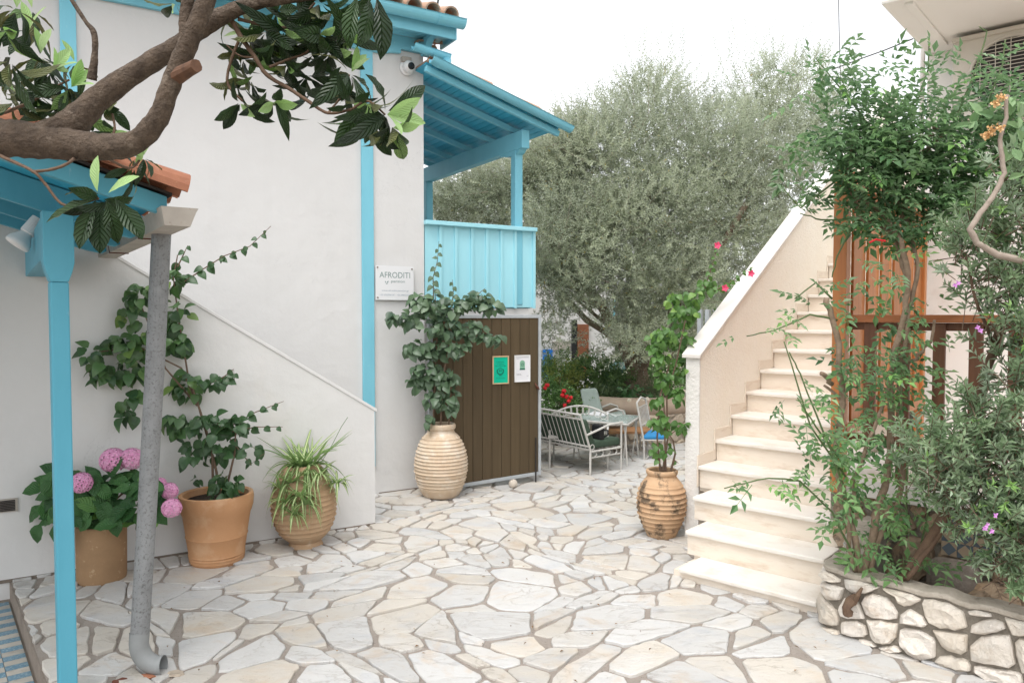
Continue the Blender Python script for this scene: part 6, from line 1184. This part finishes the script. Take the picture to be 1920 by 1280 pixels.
for P in ([(1600, 1040, Y0), (1560, 960, Y0-.1), (1500, 900, Y0-.15), (1440, 895, Y0-.2), (1358, 915, Y0-.25)], [(1590, 900, Y0), (1520, 800, Y0-.1), (1470, 640, Y0-.1)], [(1600, 960, Y0), (1560, 850, Y0-.1), (1500, 700, Y0-.1), (1480, 660, Y0-.1)], [(1590, 880, Y0), (1530, 800, Y0-.1), (1495, 745, Y0-.1)], [(1570, 600, Y1), (1520, 590, Y1), (1450, 620, Y1), (1400, 630, Y1)], [(1560, 560, Y1), (1530, 530, Y1), (1490, 560, Y1)], [(1660, 400, Y2), (1700, 250, Y2), (1740, 130, Y2), (1742, 82, Y2)], [(1780, 250, Y2), (1830, 130, Y2), (1850, 60, Y2), (1836, 50, Y2)], [(1580, 330, Y2), (1500, 390, Y2), (1470, 355, Y2)], [(1640, 250, Y2), (1580, 170, Y2), (1530, 110, Y2+.1)], [(1850, 200, Y2), (1880, 120, Y2), (1885, 75, Y2)], [(1700, 1000, Y0), (1700, 850, Y0), (1705, 790, Y0)], [(1720, 1060, Y0), (1740, 960, Y0), (1715, 880, Y0)], [(1600, 420, Y2), (1570, 480, Y2), (1560, 520, Y2)], [(1640, 410, Y2), (1540, 412, Y2), (1500, 400, Y2)]): vine(P, 2.6, 1.4, sh_, 2)
obj('stems', b, mk('vine_bark', (.30, .22, .155), (.18, .125, .085), 30, .85, .7, 60, .01, (.30, .22, .16), 10, (.55, .7)), jas, smooth=True); obj('shoots', sh_, mk('green_shoot', (.10, .15, .05), (.07, .11, .04), 20, .6, .1), jas, smooth=True)
JC = [(1640, 255, 75, 50, Y2, 68), (1720, 250, 90, 65, Y2, 86), (1800, 255, 85, 70, Y2, 86), (1610, 310, 45, 50, Y2, 55), (1670, 335, 75, 40, Y2, 57), (1760, 330, 80, 45, Y2, 61), (1790, 200, 80, 40, Y2, 45), (1710, 205, 70, 36, Y2, 45), (1860, 210, 55, 50, Y2, 36), (1630, 205, 45, 45, Y2, 40), (1560, 250, 45, 60, Y2, 26), (1570, 170, 45, 45, Y2, 14), (1520, 150, 45, 40, Y2, 12), (1560, 130, 50, 40, Y2, 12), (1640, 140, 60, 40, Y2, 16), (1700, 150, 60, 35, Y2, 14), (1530, 220, 40, 60, Y2, 14), (1880, 170, 50, 50, Y2, 22), (1500, 300, 40, 40, Y2, 7), (1760, 140, 50, 40, Y2, 12), (1930, 160, 40, 60, Y2, 18), (1940, 250, 40, 80, Y2, 30), (1840, 130, 50, 50, Y2, 13), (1850, 310, 60, 50, Y2, 60), (1900, 260, 40, 70, Y2, 40),
      (1720, 400, 80, 40, Y2, 70), (1620, 400, 40, 40, Y2, 22), (1780, 420, 50, 40, Y2, 34), (1560, 340, 40, 40, Y2, 9), (1510, 380, 40, 30, Y2, 5), (1740, 470, 40, 50, Y1, 6), (1670, 500, 40, 50, Y1, 13), (1600, 520, 40, 40, Y1, 6), (1545, 580, 30, 50, Y1, 12), (1500, 580, 50, 30, Y1, 5), (1430, 625, 50, 16, Y1, 5), (1640, 620, 60, 50, Y1, 26), (1740, 590, 50, 40, Y1, 9), (1640, 690, 60, 40, Y1, 42), (1690, 720, 50, 50, Y1, 34), (1610, 770, 50, 50, Y1, 19), (1670, 790, 60, 40, Y1, 21), (1560, 800, 40, 50, Y0-.05, 13), (1540, 860, 40, 50, Y0-.1, 13), (1600, 870, 50, 50, Y0, 20), (1650, 880, 50, 45, Y0, 19), (1560, 940, 45, 40, Y0-.1, 10), (1640, 950, 50, 40, Y0, 15), (1700, 930, 45, 50, Y0, 15), (1620, 1010, 40, 40, Y0-.05, 16), (1680, 1040, 50, 30, Y0, 12), (1510, 900, 35, 25, Y0-.15, 4), (1430, 898, 60, 14, Y0-.2, 7), (1500, 720, 30, 50, Y0-.1, 6), (1745, 800, 40, 60, Y1, 12), (1750, 690, 40, 40, Y1, 6), (1730, 860, 40, 40, Y0, 14), (1500, 780, 40, 60, Y0-.1, 8), (1735, 1060, 30, 20, Y0, 5)]
P, C = clumps(JC, .22, rg, .88); n = len(P); b = MB(); cand = []
var_ = []
for k in range(5):
    bb = MB(); pinnate(bb, vec(0, 0, 0), vec(0, 1, -.15*k+.2), UP, 1.0, 0.0, 2+k % 3); me = bb.mesh('leaf'); me.materials.append(m_jaso); var_.append(me)
order = np.argsort(P[:, 1]); big = set(order[:300].tolist())
for i in range(n):
    d = nrm((P[i]-C[i])*4+vec(rg.normal(0, .6), -.35, rg.normal(0, .35)-.05)); nm = nrm(vec(rg.normal(0, .3), -.45, .85)); L = rg.uniform(.10, .175)
    if i in big: place('leaf', var_[rg.integers(5)], jas, P[i], d, nm, L)
    else:
        pinnate(b, P[i], d, nm, L, float(np.clip(rg.normal(.4, .22), 0, 1)), int(rg.integers(2, 4)))
        if P[i][2] > H+.5 and P[i][2] < H+1.1 and rg.random() < .85:
            for _ in range(2): q = P[i]+rg.normal(0, .05, 3); pinnate(b, q, nrm(d+rg.normal(0, .5, 3)), nm, L*.9, float(np.clip(rg.normal(.35, .22), 0, 1)), 3)
obj('foliage', b, m_jas, jas, kind='stuff')
b = MB(); q = at(1640, 452, Y1-.03); b.tube([at(1630, 455, Y1-.06), at(1642, 449, Y1-.08), at(1660, 452, Y1-.06)], .006, 6); obj('plant_tie', b, m_red, jas)
# a pale bleached stick of wood leaning out of the planter
yq = PF.pt(.2, -.07, 0)[1]; b = MB(); b.tube([at(1636, 1092, yq), at(1622, 1068, yq+.02), at(1602, 1044, yq+.05), at(1582, 1016, yq+.08)], [.030, .026, .014, .007], 9, jit=.35); solo('bleached_stick', b, mk('bleached_wood', (.55, .53, .50), (.42, .40, .37), 20, .9, .5), 'pale bleached stick leaning on the planter corner', 'branch')
# ================================================================== MILKWORT SHRUB (narrow grey-green leaves, mauve flowers)
m_pol = leafmat('milkwort_leaf', (.09, .16, .07), (.29, .38, .23), (.31, .39, .27), .45, .2, spec=.5, young=(.26, .44, .13))
YP = PF.pt(1.0, -.30, 0)[1]; pr_ = PF.pt(.62, -.42, .14); pol = thing('milkwort_shrub', tuple(pr_), 'grey-green narrow-leaved shrub with mauve flowers spilling over the right end of planter', 'shrub')
b = MB()
for P, r0, r1 in (([(1690, 1088, YP+.25), (1742, 1015, YP+.22), (1776, 955, YP+.2), (1782, 880, YP+.2), (1826, 770, YP+.2), (1862, 660, YP+.15), (1880, 600, YP+.1)], 15, 12), ([(1700, 1085, YP+.2), (1760, 1005, YP+.2), (1780, 960, YP+.15)], 8, 6), ([(1870, 650, YP+.15), (1900, 560, YP+.1), (1930, 520, YP+.1)], 10, 8), ([(1850, 660, YP+.1), (1920, 640, YP), (1990, 600, YP)], 5, 4), ([(1860, 640, YP+.1), (1830, 560, YP), (1810, 480, YP)], 5, 3), ([(1780, 900, YP+.1), (1830, 860, YP), (1900, 800, YP-.1)], 5, 3), ([(1790, 960, YP), (1860, 960, YP-.1), (1900, 1040, YP-.15)], 5, 3)): vine(P, r0, r1, b, 3)
obj('stems', b, m_twig, pol, smooth=True)
PC = [(1860, 560, 45, 45, YP, 30), (1890, 520, 40, 60, YP, 32), (1815, 490, 45, 40, YP, 18), (1850, 430, 60, 50, YP, 40), (1905, 400, 30, 60, YP, 34), (1900, 320, 30, 50, YP+.1, 24), (1885, 620, 45, 40, YP-.05, 18), (1890, 700, 40, 50, YP-.1, 14), (1870, 780, 60, 60, YP-.1, 52), (1820, 850, 70, 50, YP-.1, 58), (1760, 840, 50, 40, YP, 23), (1740, 890, 40, 36, YP, 24), (1880, 890, 60, 70, YP-.15, 65), (1840, 960, 60, 45, YP-.15, 64), (1900, 1000, 50, 60, YP-.2, 70), (1890, 1070, 45, 34, YP-.22, 36), (1790, 920, 50, 36, YP-.05, 22), (1800, 790, 36, 30, YP, 12), (1960, 700, 70, 120, YP-.1, 120), (1960, 950, 60, 120, YP-.2, 120), (1960, 450, 60, 120, YP, 80)]
P, C = clumps(PC, .20, rg, .78); n = len(P); d = N_((P-C)*3+vec(0, -.35, .42)+rg.normal(0, .42, (n, 3))); L = rg.uniform(.08, .17, n)
a = shoots(P, d, L, 15, .058, .0155, .85, rg, whorl=2.4); tn_ = np.clip(rg.normal(.40, .2, n)[a[5]]+.12*a[6]+rg.normal(0, .08, len(a[0])), 0, .89); fresh = rg.random(n) < .14; tn_[fresh[a[5]] & (a[6] > .6)] = .97
b = MB(); leaves(b, DIA, a[0], a[1], a[2], a[3]*1.15, a[4]*1.15, tn_); obj('foliage', b, m_pol, pol, kind='stuff')
b = MB()
for i in range(n): b.tube([P[i]-d[i]*.10, P[i]+d[i]*L[i]], [.0028, .0014], 4, cap=False)
obj('twigs', b, m_stem, pol, kind='stuff')
m_mau = mk('mauve_petals', (.48, .16, .50), (.60, .30, .60), 40, .6, 0)
for u, v, Y in ((1790, 535, YP-.15), (1796, 530, YP-.15), (1846, 990, YP-.4), (1858, 995, YP-.4), (1850, 984, YP-.4), (1838, 620, YP-.15), (1832, 614, YP-.15), (1866, 965, YP-.36)):
    b = MB(); c = at(u, v, Y); 
    for k in range(4): a_ = k*1.57+rg.random(); leaves(b, HEX, [c], [vec(math.cos(a_), -.5, math.sin(a_))], [vec(-.3*math.cos(a_), -1, .2)], .016, .011, 0.0)
    obj('flower', b, m_mau, pol)
# ================================================================== bare pruned shrub in front of it
bs = thing('pruned_shrub', tuple(PF.pt(1.35, -.25, .14)), 'bare pale pruned branch with dried orange blossoms at the right edge', 'shrub')
b = MB(); YQ = YP-.22
vine([(2010, 1120, YQ), (2000, 800, YQ), (1975, 560, YQ), (1925, 492, YQ), (1870, 478, YQ), (1832, 455, YQ), (1818, 430, YQ), (1838, 400, YQ), (1868, 360, YQ), (1882, 325, YQ), (1875, 262, YQ), (1886, 220, YQ), (1888, 178, YQ)], 11, 4.5, b, 1.5); obj('branch', b, m_paleb, bs, smooth=True)
m_or = mk('dried_orange_petals', (.62, .36, .14), (.70, .48, .26), 40, .8, .1)
for u, v, ru, rv in ((1876, 183, 10, 7), (1870, 196, 12, 8), (1868, 240, 14, 6), (1858, 250, 8, 6), (1848, 255, 6, 5)):
    b = MB(); c = at(u, v, YQ-.02); k = 34; q = inball(k, rg)*vec(ru, ru*.6, rv)*YQ/F; leaves(b, HEX, c+q, rdir(k, rg), rdir(k, rg), .016, .013, 0.0); obj('dried_blossom', b, m_or, bs)
m_bsl = leafmat('oval_grey_leaf', (.10, .20, .09), (.24, .36, .18), (.28, .38, .24), .5, .25)
P, C = clumps([(1905, 300, 22, 60, YQ+.05, 26), (1840, 225, 18, 26, YQ+.1, 8), (1900, 225, 20, 24, YQ+.05, 9)], .1, rg); n = len(P); b = MB(); leaves(b, HEX, P, N_((P-C)*2+vec(0, -.3, .7)+rg.normal(0, .4, (n, 3))), N_(vec(0, -.8, .4)+rg.normal(0, .4, (n, 3))), rg.uniform(.06, .10, n), rg.uniform(.03, .045, n), rg.random(n)); obj('foliage', b, m_bsl, bs, kind='stuff')
# dry leaves and crumbs blown over the paving
b = MB(); n = 150; P = np.stack([rg.uniform(-2.2, 2.4, n), 3.4+rg.random(n)**1.3*5, np.full(n, .024)], 1); P = P[[(FS.px(960+F*p[0]/p[1], 900)[0] < 99) and not ((p-FS.p).dot(T_) > -.1 and (p-FS.p).dot(A_) > -1.3) and (p-PF.p).dot(PF.n) > .05 and (p-F1.p).dot(F1.n) > .05 for p in P]]; n = len(P)
leaves(b, DIA, P, np.c_[rg.normal(size=(n, 2)), np.zeros(n)], np.c_[rg.normal(0, .25, (n, 2)), np.ones(n)], rg.uniform(.008, .034, n), rg.uniform(.004, .014, n), rg.random(n)); obj('fallen_leaves', b, leafmat('dry_leaf', (.10, .055, .025), (.30, .19, .09), None, .8, 0), paving, kind='stuff')
# ================================================================== small litter under the drain pipe
for k, (u, v, r, l) in enumerate(((275, 1268, .05, 'broken terracotta shard beneath the drain pipe elbow'), (228, 1275, .045, 'brown stone chip at the lower left of the pipe elbow'), (330, 1262, .05, 'pale broken stone piece right of the pipe outlet'))):
    q = gp(u, v, .012); b = MB(); b.ball(q+UP*.0, r, 7, (1.0, .6, .22), .6, k+3); solo('stone_shard', b, (m_terr, m_rust, m_earthstone)[k], l, 'stone')
